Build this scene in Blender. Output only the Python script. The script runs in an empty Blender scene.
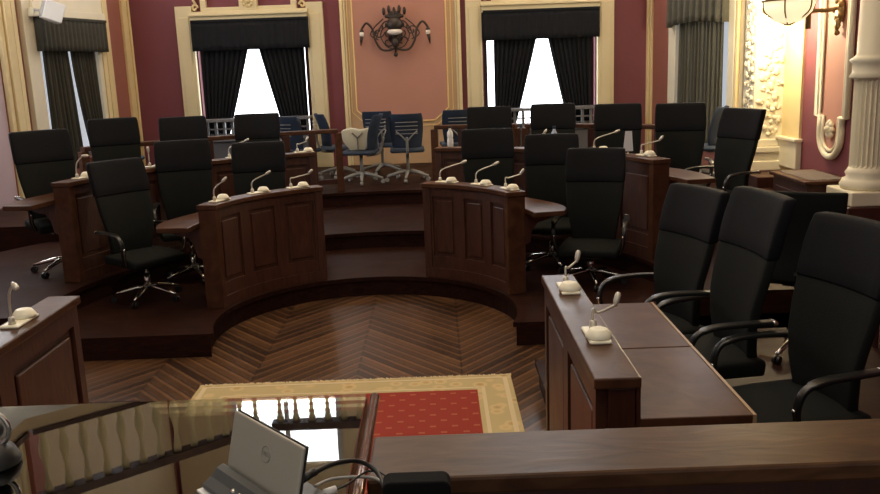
import bpy, bmesh, math, random
from mathutils import Vector, Matrix
random.seed(7)
PI = math.pi
sc = bpy.context.scene
COL = sc.collection
sc.view_settings.view_transform = 'Standard'
sc.view_settings.look = 'None'
sc.view_settings.exposure = 0.0

# ------------------------------------------------------------------ materials
def new_mat(name):
    m = bpy.data.materials.new(name); m.use_nodes = True
    nt = m.node_tree
    return m, nt, nt.nodes['Principled BSDF']
def N(nt, t, **k):
    n = nt.nodes.new(t)
    for a, b in k.items(): setattr(n, a, b)
    return n
def simple(name, col, rough=.5, metal=0, bump=0, bscale=40, spec=.5, emit=None, es=0, var=0.0, vscale=6, coat=0):
    m, nt, b = new_mat(name)
    b.inputs['Base Color'].default_value = (*col, 1)
    b.inputs['Roughness'].default_value = rough
    b.inputs['Metallic'].default_value = metal
    b.inputs['Specular IOR Level'].default_value = spec
    b.inputs['Coat Weight'].default_value = coat
    b.inputs['Coat Roughness'].default_value = .08
    if emit:
        b.inputs['Emission Color'].default_value = (*emit, 1)
        b.inputs['Emission Strength'].default_value = es
    tc = N(nt, 'ShaderNodeTexCoord')
    if var:
        nz = N(nt, 'ShaderNodeTexNoise'); nz.inputs['Scale'].default_value = vscale; nz.inputs['Detail'].default_value = 5
        nt.links.new(tc.outputs['Object'], nz.inputs['Vector'])
        mx = N(nt, 'ShaderNodeMix', data_type='RGBA')
        nt.links.new(nz.outputs['Fac'], mx.inputs[0])
        mx.inputs[6].default_value = (*[c*(1-var) for c in col], 1)
        mx.inputs[7].default_value = (*[min(1, c*(1+var)) for c in col], 1)
        nt.links.new(mx.outputs[2], b.inputs['Base Color'])
    if bump:
        nz = N(nt, 'ShaderNodeTexNoise'); nz.inputs['Scale'].default_value = bscale; nz.inputs['Detail'].default_value = 3
        nt.links.new(tc.outputs['Object'], nz.inputs['Vector'])
        bp = N(nt, 'ShaderNodeBump'); bp.inputs['Strength'].default_value = bump; bp.inputs['Distance'].default_value = .01
        nt.links.new(nz.outputs['Fac'], bp.inputs['Height']); nt.links.new(bp.outputs['Normal'], b.inputs['Normal'])
    return m
def wood(name, c1, c2, rough=.32, scale=(6, 6, .8), spec=.5):
    m, nt, b = new_mat(name)
    tc = N(nt, 'ShaderNodeTexCoord'); mp = N(nt, 'ShaderNodeMapping'); mp.inputs['Scale'].default_value = scale
    nt.links.new(tc.outputs['Object'], mp.inputs['Vector'])
    n1 = N(nt, 'ShaderNodeTexNoise'); n1.inputs['Scale'].default_value = 5; n1.inputs['Detail'].default_value = 8; n1.inputs['Distortion'].default_value = 1.2
    nt.links.new(mp.outputs[0], n1.inputs['Vector'])
    cr = N(nt, 'ShaderNodeValToRGB')
    cr.color_ramp.elements[0].position = .3; cr.color_ramp.elements[0].color = (*c1, 1)
    cr.color_ramp.elements[1].position = .72; cr.color_ramp.elements[1].color = (*c2, 1)
    nt.links.new(n1.outputs['Fac'], cr.inputs[0]); nt.links.new(cr.outputs[0], b.inputs['Base Color'])
    n2 = N(nt, 'ShaderNodeTexNoise'); n2.inputs['Scale'].default_value = 3
    nt.links.new(tc.outputs['Object'], n2.inputs['Vector'])
    mr = N(nt, 'ShaderNodeMapRange'); mr.inputs['To Min'].default_value = rough*.8; mr.inputs['To Max'].default_value = rough*1.3
    nt.links.new(n2.outputs['Fac'], mr.inputs[0]); nt.links.new(mr.outputs[0], b.inputs['Roughness'])
    bp = N(nt, 'ShaderNodeBump'); bp.inputs['Strength'].default_value = .08; bp.inputs['Distance'].default_value = .01
    nt.links.new(n1.outputs['Fac'], bp.inputs['Height']); nt.links.new(bp.outputs['Normal'], b.inputs['Normal'])
    b.inputs['Specular IOR Level'].default_value = spec
    return m

W_PANEL = wood('mahogany', (.036, .0120, .0070), (.078, .0265, .0150), .42)
W_DARK = wood('dark_mahogany', (.030, .0085, .0055), (.060, .017, .010), .38)
W_TOP = wood('mahogany_top', (.046, .0175, .009), (.090, .038, .019), .34, (1.5, 1.5, 1.5), spec=.24)
W_TIER = wood('tier_boards', (.014, .0055, .004), (.034, .012, .008), .45, (1.2, 6, 6), spec=.07)
W_RAIL = wood('parapet_wood', (.034, .0145, .0075), (.090, .043, .020), .32, (1.0, 3.5, 3), spec=.22)
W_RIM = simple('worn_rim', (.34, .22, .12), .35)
FAB = simple('black_chair_fabric', (.0095, .0105, .0098), .88, bump=.25, bscale=220, spec=.15, var=.15, vscale=30)
FABH = simple('black_headrest_leather', (.0058, .0062, .0082), .75, bump=.12, bscale=120, spec=.15)
ARM = simple('black_armrest_plastic', (.010, .0105, .011), .33, spec=.5)
CHROME = simple('chrome', (.62, .60, .56), .18, 1)
PLASTIC = simple('black_plastic', (.008, .008, .009), .4)
BURG = simple('burgundy_paint', (.175, .042, .056), .62, bump=.05, bscale=60, var=.08, vscale=3)
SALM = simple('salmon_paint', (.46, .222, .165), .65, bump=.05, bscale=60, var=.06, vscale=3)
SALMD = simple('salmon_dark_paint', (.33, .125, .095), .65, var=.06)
TAN = simple('tan_border_paint', (.50, .33, .185), .6, var=.06)
CREAM = simple('cream_plaster', (.68, .59, .37), .6, bump=.05, bscale=50, var=.05, vscale=4)
CREAML = simple('pale_plaster', (.74, .68, .52), .6, bump=.05, bscale=50, var=.04)
YELW = simple('yellow_cream_paint', (.72, .58, .30), .6, var=.05)
GOLD = simple('gilt_line', (.85, .62, .26), .45, metal=.1, var=.1, vscale=12)
GOLDP = simple('gilt_pale', (.76, .62, .34), .5, var=.08, vscale=9)
LILAC = simple('lilac_wall_paint', (.55, .44, .52), .6)
CURT = simple('black_curtain_cloth', (.0115, .0125, .0155), .9, bump=.2, bscale=90, spec=.2, var=.25, vscale=10)
CURTG = simple('grey_curtain_cloth', (.052, .050, .040), .9, bump=.2, bscale=90, spec=.2, var=.25, vscale=14)
CURTR = simple('grey_green_curtain_cloth', (.10, .098, .078), .9, bump=.2, bscale=90, spec=.2, var=.2, vscale=14)
PALE = simple('pale_grey_paint', (.42, .42, .43), .5)
EDGE = simple('polished_table_edge', (.16, .075, .048), .22, metal=.25)
MATB = simple('matt_black_plastic', (.0045, .0045, .005), .8, spec=.12)
SHELFG = simple('shelf_grey_paint', (.15, .15, .165), .5)
RADI = simple('dark_radiator_enamel', (.10, .10, .115), .5)
SKYP = simple('bright_window_pane', (.9, .93, 1), .3, emit=(.90, .95, 1), es=4.5)
SKYS = simple('overcast_window_pane', (.7, .75, .8), .3, emit=(.80, .86, .95), es=.55)
SKYB = simple('upper_bright_pane', (.9, .93, 1), .3, emit=(.92, .96, 1), es=9)
BLUE = simple('blue_mesh_fabric', (.012, .025, .055), .75, bump=.3, bscale=300)
BLUES = simple('blue_seat_fabric', (.030, .045, .075), .8)
GREYP = simple('light_grey_plastic', (.26, .26, .25), .4)
MICW = simple('pale_mic_dome', (.86, .82, .66), .4)
MICG = simple('grey_gooseneck_metal', (.62, .59, .52), .35, metal=.4)
CLOTH = simple('cream_cloth', (.50, .47, .36), .8, bump=.2, bscale=30)
PAPER = simple('white_paper', (.70, .70, .74), .7)
PAPERC = simple('cream_paper', (.85, .72, .50), .7)
BOTT = simple('clear_blue_bottle', (.42, .52, .72), .15, spec=.8)
BULB = simple('milk_glass_bulb', (.75, .68, .60), .3, emit=(1, .9, .8), es=.05)
IRON = simple('aged_iron', (.050, .038, .032), .42, metal=.5)
BRONZE = simple('aged_bronze', (.26, .17, .07), .4, metal=.6)
LITG = simple('lit_glass', (1, .9, .7), .3, emit=(1, .86, .52), es=.9)
LITB = simple('glowing_bulb', (1, .9, .7), .3, emit=(1, .90, .70), es=22)
CEIL = simple('ceiling_beige', (.62, .50, .33), .7, var=.1)
DGREY = simple('dock_grey', (.055, .062, .066), .45)
SILV = simple('tablet_silver', (.36, .345, .30), .38, metal=.25)
SILVL = simple('tablet_logo_grey', (.25, .24, .215), .35, metal=.3)
WHITEP = simple('white_plastic', (.78, .78, .78), .35)
RUBB = simple('black_rubber', (.010, .010, .011), .45)
GRILL = simple('grey_grille', (.24, .20, .17), .5, var=.4, vscale=60)

def parquet():
    m, nt, b = new_mat('chevron_parquet')
    tc = N(nt, 'ShaderNodeTexCoord'); sp = N(nt, 'ShaderNodeSeparateXYZ'); nt.links.new(tc.outputs['Object'], sp.inputs[0])
    def M(op, a, b_=None, c=None):
        n = N(nt, 'ShaderNodeMath', operation=op)
        for i, v in enumerate((a, b_, c)):
            if v is None: continue
            if isinstance(v, (int, float)): n.inputs[i].default_value = v
            else: nt.links.new(v, n.inputs[i])
        return n.outputs[0]
    W = .73
    u = M('DIVIDE', M('ADD', sp.outputs[0], .61+W*20), W)         # strip coordinate
    par = M('MODULO', M('ADD', M('FLOOR', u), 1), 2)
    fr = M('FRACT', u)
    tri = M('ABSOLUTE', M('SUBTRACT', fr, par))                   # zig-zag up in one strip, down in the next
    v = M('SUBTRACT', sp.outputs[1], M('MULTIPLY', tri, W*1.2))
    pv = M('DIVIDE', M('ADD', v, 40), .135)
    pid = M('FLOOR', pv); pf = M('FRACT', pv)
    wn = N(nt, 'ShaderNodeTexWhiteNoise', noise_dimensions='2D')
    cb = N(nt, 'ShaderNodeCombineXYZ'); nt.links.new(pid, cb.inputs[0]); nt.links.new(M('FLOOR', u), cb.inputs[1]); nt.links.new(cb.outputs[0], wn.inputs['Vector'])
    nz = N(nt, 'ShaderNodeTexNoise'); nz.inputs['Scale'].default_value = 1.6; nz.inputs['Detail'].default_value = 6
    nt.links.new(tc.outputs['Object'], nz.inputs['Vector'])
    n3 = N(nt, 'ShaderNodeTexNoise'); n3.inputs['Scale'].default_value = 30; n3.inputs['Detail'].default_value = 4
    nt.links.new(tc.outputs['Object'], n3.inputs['Vector'])
    f = M('ADD', M('ADD', M('MULTIPLY', wn.outputs[0], .45), M('MULTIPLY', nz.outputs['Fac'], .55)), M('MULTIPLY', M('SUBTRACT', n3.outputs['Fac'], .5), .35))
    cr = N(nt, 'ShaderNodeValToRGB')
    cr.color_ramp.elements[0].position = .25; cr.color_ramp.elements[0].color = (.028, .012, .006, 1)
    cr.color_ramp.elements[1].position = .85; cr.color_ramp.elements[1].color = (.125, .060, .027, 1)
    nt.links.new(f, cr.inputs[0])
    joint = M('MAXIMUM', M('LESS_THAN', pf, .12), M('LESS_THAN', M('MULTIPLY', M('MINIMUM', fr, M('SUBTRACT', 1, fr)), W), .008))
    mx = N(nt, 'ShaderNodeMix', data_type='RGBA'); nt.links.new(M('MULTIPLY', joint, .75), mx.inputs[0])
    nt.links.new(cr.outputs[0], mx.inputs[6]); mx.inputs[7].default_value = (.014, .006, .004, 1)
    # worn light stripes between planks
    lt = M('MULTIPLY', M('GREATER_THAN', pf, .74), M('MULTIPLY', nz.outputs['Fac'], .55))
    mx2 = N(nt, 'ShaderNodeMix', data_type='RGBA'); nt.links.new(lt, mx2.inputs[0])
    nt.links.new(mx.outputs[2], mx2.inputs[6]); mx2.inputs[7].default_value = (.34, .17, .075, 1)
    nt.links.new(mx2.outputs[2], b.inputs['Base Color'])
    b.inputs['Roughness'].default_value = .34
    bp = N(nt, 'ShaderNodeBump'); bp.inputs['Strength'].default_value = .3; bp.inputs['Distance'].default_value = .004
    nt.links.new(M('SUBTRACT', 1, joint), bp.inputs['Height']); nt.links.new(bp.outputs['Normal'], b.inputs['Normal'])
    return m
PARQ = parquet()

def rug_mat(kind):
    m, nt, b = new_mat('rug_' + kind)
    tc = N(nt, 'ShaderNodeTexCoord'); mp = N(nt, 'ShaderNodeMapping'); nt.links.new(tc.outputs['Object'], mp.inputs['Vector'])
    b.inputs['Roughness'].default_value = .95; b.inputs['Specular IOR Level'].default_value = .1
    br = N(nt, 'ShaderNodeTexBrick')
    nt.links.new(mp.outputs[0], br.inputs['Vector'])
    if kind == 'field':
        br.inputs['Color1'].default_value = (0, 0, 0, 1); br.inputs['Color2'].default_value = (0, 0, 0, 1); br.inputs['Mortar'].default_value = (1, 1, 1, 1)
        sp = N(nt, 'ShaderNodeSeparateXYZ'); nt.links.new(tc.outputs['Object'], sp.inputs[0])
        def M(op, a, b_=None):
            n = N(nt, 'ShaderNodeMath', operation=op)
            for i, v in enumerate((a, b_)):
                if v is None: continue
                if isinstance(v, (int, float)): n.inputs[i].default_value = v
                else: nt.links.new(v, n.inputs[i])
            return n.outputs[0]
        row = M('DIVIDE', M('ADD', sp.outputs[1], 10), .085)
        col = M('DIVIDE', M('ADD', sp.outputs[0], 10), .13)
        col = M('ADD', col, M('MULTIPLY', M('MODULO', M('FLOOR', row), 2), .5))
        fx = M('ABSOLUTE', M('SUBTRACT', M('FRACT', col), .5)); fy = M('ABSOLUTE', M('SUBTRACT', M('FRACT', row), .5))
        d = M('MULTIPLY', M('LESS_THAN', fx, .14), M('LESS_THAN', fy, .13))
        mx = N(nt, 'ShaderNodeMix', data_type='RGBA'); nt.links.new(d, mx.inputs[0])
        mx.inputs[6].default_value = (.29, .045, .032, 1); mx.inputs[7].default_value = (.38, .11, .065, 1)
        nt.links.new(mx.outputs[2], b.inputs['Base Color'])
    else:
        vo = N(nt, 'ShaderNodeTexVoronoi'); vo.inputs['Scale'].default_value = 9
        nt.links.new(mp.outputs[0], vo.inputs['Vector'])
        nz = N(nt, 'ShaderNodeTexNoise'); nz.inputs['Scale'].default_value = 24
        nt.links.new(mp.outputs[0], nz.inputs['Vector'])
        cr = N(nt, 'ShaderNodeValToRGB'); e = cr.color_ramp.elements
        e[0].position = .12; e[0].color = (.46, .33, .15, 1); e[1].position = .34; e[1].color = (.62, .47, .25, 1)
        x = cr.color_ramp.elements.new(.5); x.color = (.50, .40, .21, 1)
        nt.links.new(vo.outputs['Distance'], cr.inputs[0]); nt.links.new(cr.outputs[0], b.inputs['Base Color'])
    nz = N(nt, 'ShaderNodeTexNoise'); nz.inputs['Scale'].default_value = 300
    bp = N(nt, 'ShaderNodeBump'); bp.inputs['Strength'].default_value = .5; bp.inputs['Distance'].default_value = .003
    nt.links.new(tc.outputs['Object'], nz.inputs['Vector']); nt.links.new(nz.outputs['Fac'], bp.inputs['Height']); nt.links.new(bp.outputs['Normal'], b.inputs['Normal'])
    return m
RUGB = rug_mat('border'); RUGF = rug_mat('field')
FRINGE = simple('cream_fringe', (.62, .50, .30), .9)

def glass_sheet():
    m = bpy.data.materials.new('table_glass'); m.use_nodes = True; nt = m.node_tree; nt.nodes.clear()
    o = N(nt, 'ShaderNodeOutputMaterial'); mix = N(nt, 'ShaderNodeMixShader'); tr = N(nt, 'ShaderNodeBsdfTransparent'); gl = N(nt, 'ShaderNodeBsdfGlossy')
    tr.inputs[0].default_value = (.80, .84, .80, 1); gl.inputs['Roughness'].default_value = .012
    fr = N(nt, 'ShaderNodeFresnel'); fr.inputs[0].default_value = 2.1
    nt.links.new(fr.outputs[0], mix.inputs[0]); nt.links.new(tr.outputs[0], mix.inputs[1]); nt.links.new(gl.outputs[0], mix.inputs[2]); nt.links.new(mix.outputs[0], o.inputs[0])
    return m
GLASS = glass_sheet()

# ------------------------------------------------------------------ mesh helpers
def obj(name, bm, m, parent=None, smooth=False, loc=None, rot=None, bevel=0, sub=0, kind=None, label=None):
    bmesh.ops.recalc_face_normals(bm, faces=bm.faces[:])
    me = bpy.data.meshes.new(name); bm.to_mesh(me); bm.free()
    for mm in (m if isinstance(m, (list, tuple)) else [m]): me.materials.append(mm)
    if smooth:
        for p in me.polygons: p.use_smooth = True
    o = bpy.data.objects.new(name, me); COL.objects.link(o)
    if loc: o.location = loc
    if rot: o.rotation_euler = rot
    if parent: o.parent = parent
    if bevel:
        md = o.modifiers.new('bevel', 'BEVEL'); md.width = bevel; md.segments = 2; md.limit_method = 'ANGLE'; md.angle_limit = .6
    if sub:
        md = o.modifiers.new('sub', 'SUBSURF'); md.levels = sub; md.render_levels = sub
    if kind: o['kind'] = kind
    if label: o['label'] = label
    return o
def B(): return bmesh.new()
def box(bm, x0, x1, y0, y1, z0, z1, mi=0):
    v = [bm.verts.new((x, y, z)) for z in (z0, z1) for y in (y0, y1) for x in (x0, x1)]
    for q in ((0, 1, 3, 2), (4, 5, 7, 6), (0, 1, 5, 4), (2, 3, 7, 6), (0, 2, 6, 4), (1, 3, 7, 5)):
        f = bm.faces.new([v[i] for i in q]); f.material_index = mi
    return v
def mbox(bm, M_, x0, x1, y0, y1, z0, z1):
    v = box(bm, x0, x1, y0, y1, z0, z1)
    for a in v: a.co = M_ @ a.co
def arcbox(bm, c, r0, r1, a0, a1, z0, z1, n=12):
    rings = []
    for i in range(n+1):
        a = math.radians(a0+(a1-a0)*i/n); cs, sn = math.cos(a), math.sin(a)
        rings.append([bm.verts.new((c[0]+r*cs, c[1]+r*sn, z)) for r, z in ((r0, z0), (r1, z0), (r1, z1), (r0, z1))])
    for i in range(n):
        for k in range(4):
            bm.faces.new([rings[i][k], rings[i][(k+1) % 4], rings[i+1][(k+1) % 4], rings[i+1][k]])
    bm.faces.new(rings[0]); bm.faces.new(rings[-1][::-1])
def prism(bm, pts, z0, z1):
    lo = [bm.verts.new((x, y, z0)) for x, y in pts]; hi = [bm.verts.new((x, y, z1)) for x, y in pts]
    n = len(pts)
    bm.faces.new(lo[::-1]); bm.faces.new(hi)
    for i in range(n): bm.faces.new([lo[i], lo[(i+1) % n], hi[(i+1) % n], hi[i]])
def tube(bm, pts, r, seg=8, closed=False):
    pts = [Vector(p) for p in pts]; n = len(pts); rs = r if isinstance(r, (list, tuple)) else [r]*n
    rings = []; up = None
    for i, p in enumerate(pts):
        a = pts[(i-1) % n] if (closed or i) else pts[0]; b = pts[(i+1) % n] if (closed or i < n-1) else pts[-1]
        t = (b-a).normalized()
        if up is None: up = t.orthogonal().normalized()
        up = (up - t*up.dot(t)).normalized(); w = t.cross(up)
        rings.append([bm.verts.new(p+(up*math.cos(2*PI*k/seg)+w*math.sin(2*PI*k/seg))*rs[i]) for k in range(seg)])
    for i in range(n if closed else n-1):
        A, C = rings[i], rings[(i+1) % n]
        for k in range(seg): bm.faces.new([A[k], A[(k+1) % seg], C[(k+1) % seg], C[k]])
    if not closed: bm.faces.new(rings[0][::-1]); bm.faces.new(rings[-1])
def lathe(bm, prof, seg=16, c=(0, 0, 0), flute=None):
    rings = []
    for r, z in prof:
        ring = []
        for k in range(seg):
            a = 2*PI*k/seg; rr = r
            if flute and flute[0] <= z <= flute[1] and k % 2: rr = r-flute[2]
            ring.append(bm.verts.new((c[0]+rr*math.cos(a), c[1]+rr*math.sin(a), c[2]+z)))
        rings.append(ring)
    for i in range(len(rings)-1):
        for k in range(seg): bm.faces.new([rings[i][k], rings[i][(k+1) % seg], rings[i+1][(k+1) % seg], rings[i+1][k]])
    bm.faces.new(rings[0][::-1]); bm.faces.new(rings[-1])
def ball(bm, c, r, s=(1, 1, 1), seg=12, ring=8):
    M_ = Matrix.Translation(c) @ Matrix.Diagonal((s[0]*r, s[1]*r, s[2]*r, 1))
    bmesh.ops.create_uvsphere(bm, u_segments=seg, v_segments=ring, radius=1, matrix=M_)
def smoothpath(pts, n=6):
    P_ = [Vector(p) for p in pts]; out = []
    for i in range(len(P_)-1):
        p0, p1, p2, p3 = P_[max(i-1, 0)], P_[i], P_[i+1], P_[min(i+2, len(P_)-1)]
        for k in range(n):
            t = k/n
            out.append(.5*((2*p1)+(p2-p0)*t+(2*p0-5*p1+4*p2-p3)*t*t+(3*p1-p0-3*p2+p3)*t**3))
    out.append(P_[-1]); return out

def thing(name, label, cat, loc=(0, 0, 0), rz=0, group=None):
    o = bpy.data.objects.new(name, None); COL.objects.link(o); o.empty_display_size = .1
    o.location = loc; o.rotation_euler = (0, 0, rz); o['label'] = label; o['category'] = cat
    if group: o['group'] = group
    return o
def tag(o, label, cat, group=None, kind=None):
    o['label'] = label; o['category'] = cat
    if group: o['group'] = group
    if kind: o['kind'] = kind
    return o
def struct(name, bm, m, **k):
    o = obj(name, bm, m, **k)
    if not k.get('parent'): o['kind'] = 'structure'
    return o
def sthing(name, label=None):
    o = bpy.data.objects.new(name, None); COL.objects.link(o); o['kind'] = 'structure'
    if label: o['label'] = label
    return o
def dup(root, loc, rz, label, group=None, lift=0.0, keep=('leg', 'caster', 'gas_column')):
    r = root.copy(); COL.objects.link(r); r.location = loc; r.rotation_euler = (0, 0, rz); r['label'] = label
    if group: r['group'] = group
    for ch in list(root.children):
        c = ch.copy(); COL.objects.link(c); c.parent = r
        if lift and ch.name.split('.')[0] not in keep: c.location.z += lift
        for g in ch.children:
            d = g.copy(); COL.objects.link(d); d.parent = c
    return r

# ------------------------------------------------------------------ layout constants
CX, CY = -.60, 6.60            # centre of the horseshoe
T1, T2, T3 = .18, .36, .54     # tier heights
YF = 6.20                      # front edge of the tiers
LA, LB = Vector((-4.77, 14)), Vector((-5.42, 10.7))     # canted left wall
RA, RB = Vector((3.45, 14)), Vector((4.02, 10.7))       # canted right wall
XR, XL = 4.25, -5.55
ZC = 8.4

# floor
bm = B(); box(bm, -6, 5, -2, 14.6, -.1, 0); struct('floor', bm, PARQ)
bm = B(); box(bm, -6, 5, -2, 14.6, ZC, ZC+.1)
for i in range(16):
    y = -1.6+i*1.0; box(bm, -5.6, 4.4, y, y+.35, ZC-.28, ZC-.001)
struct('ceiling', bm, CEIL)

# tiers
def tier(name, r_in, r_out, y0, z, m, cut_left=None):
    bm = B(); s = (y0-CY)
    a0 = math.asin(max(-1, min(1, s/r_in))); pts = []
    n = 40
    for i in range(n+1):
        a = a0+(PI-2*a0)*i/n; pts.append((CX+r_in*math.cos(a), CY+r_in*math.sin(a)))
    a1 = math.asin(max(-1, min(1, s/r_out)))
    for i in range(n+1):
        a = PI-a1-(PI-2*a1)*i/n; pts.append((CX+r_out*math.cos(a), CY+r_out*math.sin(a)))
    prism(bm, pts, 0, z)
    # projecting nosing along the inner edge
    arcbox(bm, (CX, CY), r_in-.025, r_in+.02, math.degrees(a0), 180-math.degrees(a0), z-.035, z+.002, 40)
    return struct(name, bm, m)
tier('floor_lower_tier', 1.22, 4.55, YF, T1, W_TIER)
tier('floor_middle_tier', 2.52, 4.5, YF, T2, W_TIER)
bm = B(); pts = []
ra = 4.33; a0 = math.asin((9.2-CY)/ra)
for i in range(31):
    a = a0+(PI-2*a0)*i/30; pts.append((CX+ra*math.cos(a), CY+ra*math.sin(a)))
pts += [(-5.5, 9.2), (-5.38, 10.8), (-4.8, 13.9), (3.4, 13.9), (3.9, 10.8), (3.9, 9.2)]
prism(bm, pts, 0, T3); arcbox(bm, (CX, CY), ra-.025, ra+.02, math.degrees(a0), 180-math.degrees(a0), T3-.035, T3+.002, 30)
struct('floor_upper_tier', bm, W_TIER)
bm = B(); box(bm, .62, 4.2, -.5, 5.35, 0, T1); box(bm, 1.4, 4.2, 5.3501, 5.85, 0, T1); box(bm, .595, .62, 2.5, 5.37, .145, T1+.002); struct('floor_right_platform', bm, W_TIER)
bm = B(); box(bm, -5.4, -1.84, -.5, 4.9, 0, T1); struct('floor_left_platform', bm, W_TIER)
bm = B(); box(bm, -5, 3.2, -1.6, 1.95, 0, .45); struct('floor_dais', bm, W_TIER)

# ------------------------------------------------------------------ walls
def lineM(A, C):   # matrix: local x along the wall from A to C, local y INTO the room, z up
    d = (C-A).normalized(); n = Vector((-d.y, d.x))
    mid = Vector((CX, 7))
    if n.dot(mid-A) < 0: n = -n
    return Matrix(((d.x, n.x, 0, A.x), (d.y, n.y, 0, A.y), (0, 0, 1, 0), (0, 0, 0, 1)))
ML, MR = lineM(LA, LB), lineM(RA, RB)
MB_ = Matrix(((1, 0, 0, 0), (0, -1, 0, 14), (0, 0, 1, 0), (0, 0, 0, 1)))   # back wall: local y into the room
MRW = Matrix(((0, -1, 0, XR), (-1, 0, 0, 12), (0, 0, 1, 0), (0, 0, 0, 1)))   # right wall: x=distance from Y=12 toward camera
MLW = Matrix(((0, 1, 0, XL), (-1, 0, 0, 12), (0, 0, 1, 0), (0, 0, 0, 1)))

def wallpart(name, M_, m, boxes, parent=None, **k):
    bm = B()
    for b in boxes: mbox(bm, M_, *b)
    return struct(name, bm, m, parent=parent, **k)
# window openings: (matrix, s0, s1)
WINS = [(MB_, -3.72, -1.98), (MB_, .80, 2.58), (ML, 1.00, 2.42), (MR, 1.12, 2.62)]
ZW0, ZW1 = .95, 2.95
wallpart('wall_back', MB_, BURG, [(-5.2, -3.72, -.3, 0, 0, ZC), (-3.72, -1.98, -.3, 0, ZW1, 3.45), (-3.72, -1.98, -.3, 0, 4.6, ZC), (-3.72, -1.98, -.3, 0, 0, ZW0),
    (-1.98, .80, -.3, 0, 0, ZC), (.80, 2.58, -.3, 0, 0, ZW0), (.80, 2.58, -.3, 0, ZW1, 3.45), (.80, 2.58, -.3, 0, 4.6, ZC), (2.58, 3.9, -.3, 0, 0, ZC)])
LL = (LB-LA).length; RL = (RB-RA).length
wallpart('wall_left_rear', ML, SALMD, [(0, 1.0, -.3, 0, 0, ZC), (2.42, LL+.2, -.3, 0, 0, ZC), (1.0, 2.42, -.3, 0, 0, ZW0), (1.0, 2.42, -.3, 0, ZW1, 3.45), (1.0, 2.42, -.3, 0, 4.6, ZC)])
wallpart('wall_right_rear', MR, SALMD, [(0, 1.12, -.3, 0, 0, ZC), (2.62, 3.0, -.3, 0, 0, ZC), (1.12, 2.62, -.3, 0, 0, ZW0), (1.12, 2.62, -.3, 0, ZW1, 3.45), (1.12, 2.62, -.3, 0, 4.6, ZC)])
wallpart('wall_right', MRW, BURG, [(1.0, 13.5, -.3, 0, 0, ZC)])
wallpart('wall_left', MLW, LILAC, [(1.0, 13.5, -.3, 0, 0, ZC)])
for M_, a_, b_ in ((MB_, -4.7, 3.4), (ML, .1, 3.3), (MR, .1, 2.9), (MLW, 1.2, 13.4), (MRW, 1.2, 13.4)):
    wallpart('trim_upper_wall', M_, CEIL, [(a_, b_, .001, .02, 4.65, ZC-.3)])
w = sthing('window_7'); bm = B(); mbox(bm, MLW, 1.7, 3.3, .01, .02, 2.3, 4.3); obj('window_pane', bm, SKYB, w)  # unseen glowing window, added for the glare on the near left ledge
bm = B(); mbox(bm, MLW, 1.6, 1.7, 0, .06, 2.2, 4.4); mbox(bm, MLW, 3.3, 3.4, 0, .06, 2.2, 4.4); mbox(bm, MLW, 2.46, 2.54, .02, .06, 2.3, 4.3); obj('window_frame', bm, PALE, w)

# pilasters and frames of the back wall ; x ranges at Y=14
tn = [0]
def trim(boxes, M_, m, bevel=.008):
    tn[0] += 1
    return wallpart('trim_%d' % tn[0], M_, m, boxes, bevel=bevel)
for x0, x1 in ((-4.00, -3.74), (-1.96, -1.70), (.53, .78), (2.60, 2.86)):
    trim([(x0, x1, 0, .10, T3, 3.12), (x0-.03, x1+.03, 0, .13, T3, T3+.28), (x0+.05, x1-.05, .1, .115, T3+.4, 2.95)], MB_, CREAM)
# cornice and overdoor above each back window
for x0, x1 in ((-3.76, -1.94), (.78, 2.62)):
    xm = (x0+x1)/2
    trim([(x0, x1, 0, .16, 2.86, 2.955), (x0-.02, x1+.02, 0, .20, 2.955, 2.99), (x0-.02, x1+.02, 0, .13, 2.99, 3.03)], MB_, CREAM)
    trim([(x0+.16, x1-.16, 0, .09, 3.03, 3.09), (x0+.16, x0+.25, 0, .09, 3.09, 3.9), (x1-.25, x1-.16, 0, .09, 3.09, 3.9), (xm-.14, xm+.14, 0, .12, 3.03, 3.34)], MB_, CREAM)
    bm = B()
    for s, xx in ((1, x0+.07), (-1, x1-.07)):     # little scrolls
        p = [(xx+s*.05*math.cos(t)*(1-t/9), 13.93, 3.09+.06*math.sin(t)*(1-t/9)) for t in [k*.5 for k in range(14)]]
        tube(bm, p, .018, 6); tube(bm, [(xx+s*.02, 13.93, 3.14), (xx-s*.03, 13.93, 3.24), (xx+s*.03, 13.93, 3.34)], .022, 6)
    for k in range(10):
        a = k*PI/5; ball(bm, (xm+.075*math.cos(a), 13.87, 3.16+.075*math.sin(a)), .022)
    ball(bm, (xm, 13.86, 3.16), .035)
    tn[0] += 1; struct('trim_%d' % tn[0], bm, GOLDP, smooth=True)
# central painted panel
trim([(-1.42, .44, 0, .02, T3, 3.9)], MB_, TAN, 0)
trim([(-1.44, -1.39, 0, .06, T3, 3.9), (.40, .45, 0, .06, T3, 3.9)], MB_, GOLDP)
trim([(-1.385, -1.355, 0, .045, T3, 3.9), (.365, .395, 0, .045, T3, 3.9)], MB_, CREAM)
bm = B()
bx0, bx1, zb, c = -1.25, .22, 1.22, .20
out = [(bx0, 3.9), (bx0, zb+c)]+[(bx0+c*(1-math.cos(t))*1.0, zb+c-c*math.sin(t)) for t in ()]+[(bx0+c*1.1, zb), (bx1-c*1.1, zb), (bx1, zb+c), (bx1, 3.9)]
v0 = [bm.verts.new((x, 13.975, z)) for x, z in out]; bm.faces.new(v0)
v1 = [bm.verts.new((x, 13.99, z)) for x, z in out]; bm.faces.new(v1[::-1])
for i in range(len(out)): j = (i+1) % len(out); bm.faces.new([v0[i], v0[j], v1[j], v1[i]])
tn[0] += 1; struct('trim_%d' % tn[0], bm, SALM)
bm = B()
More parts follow.
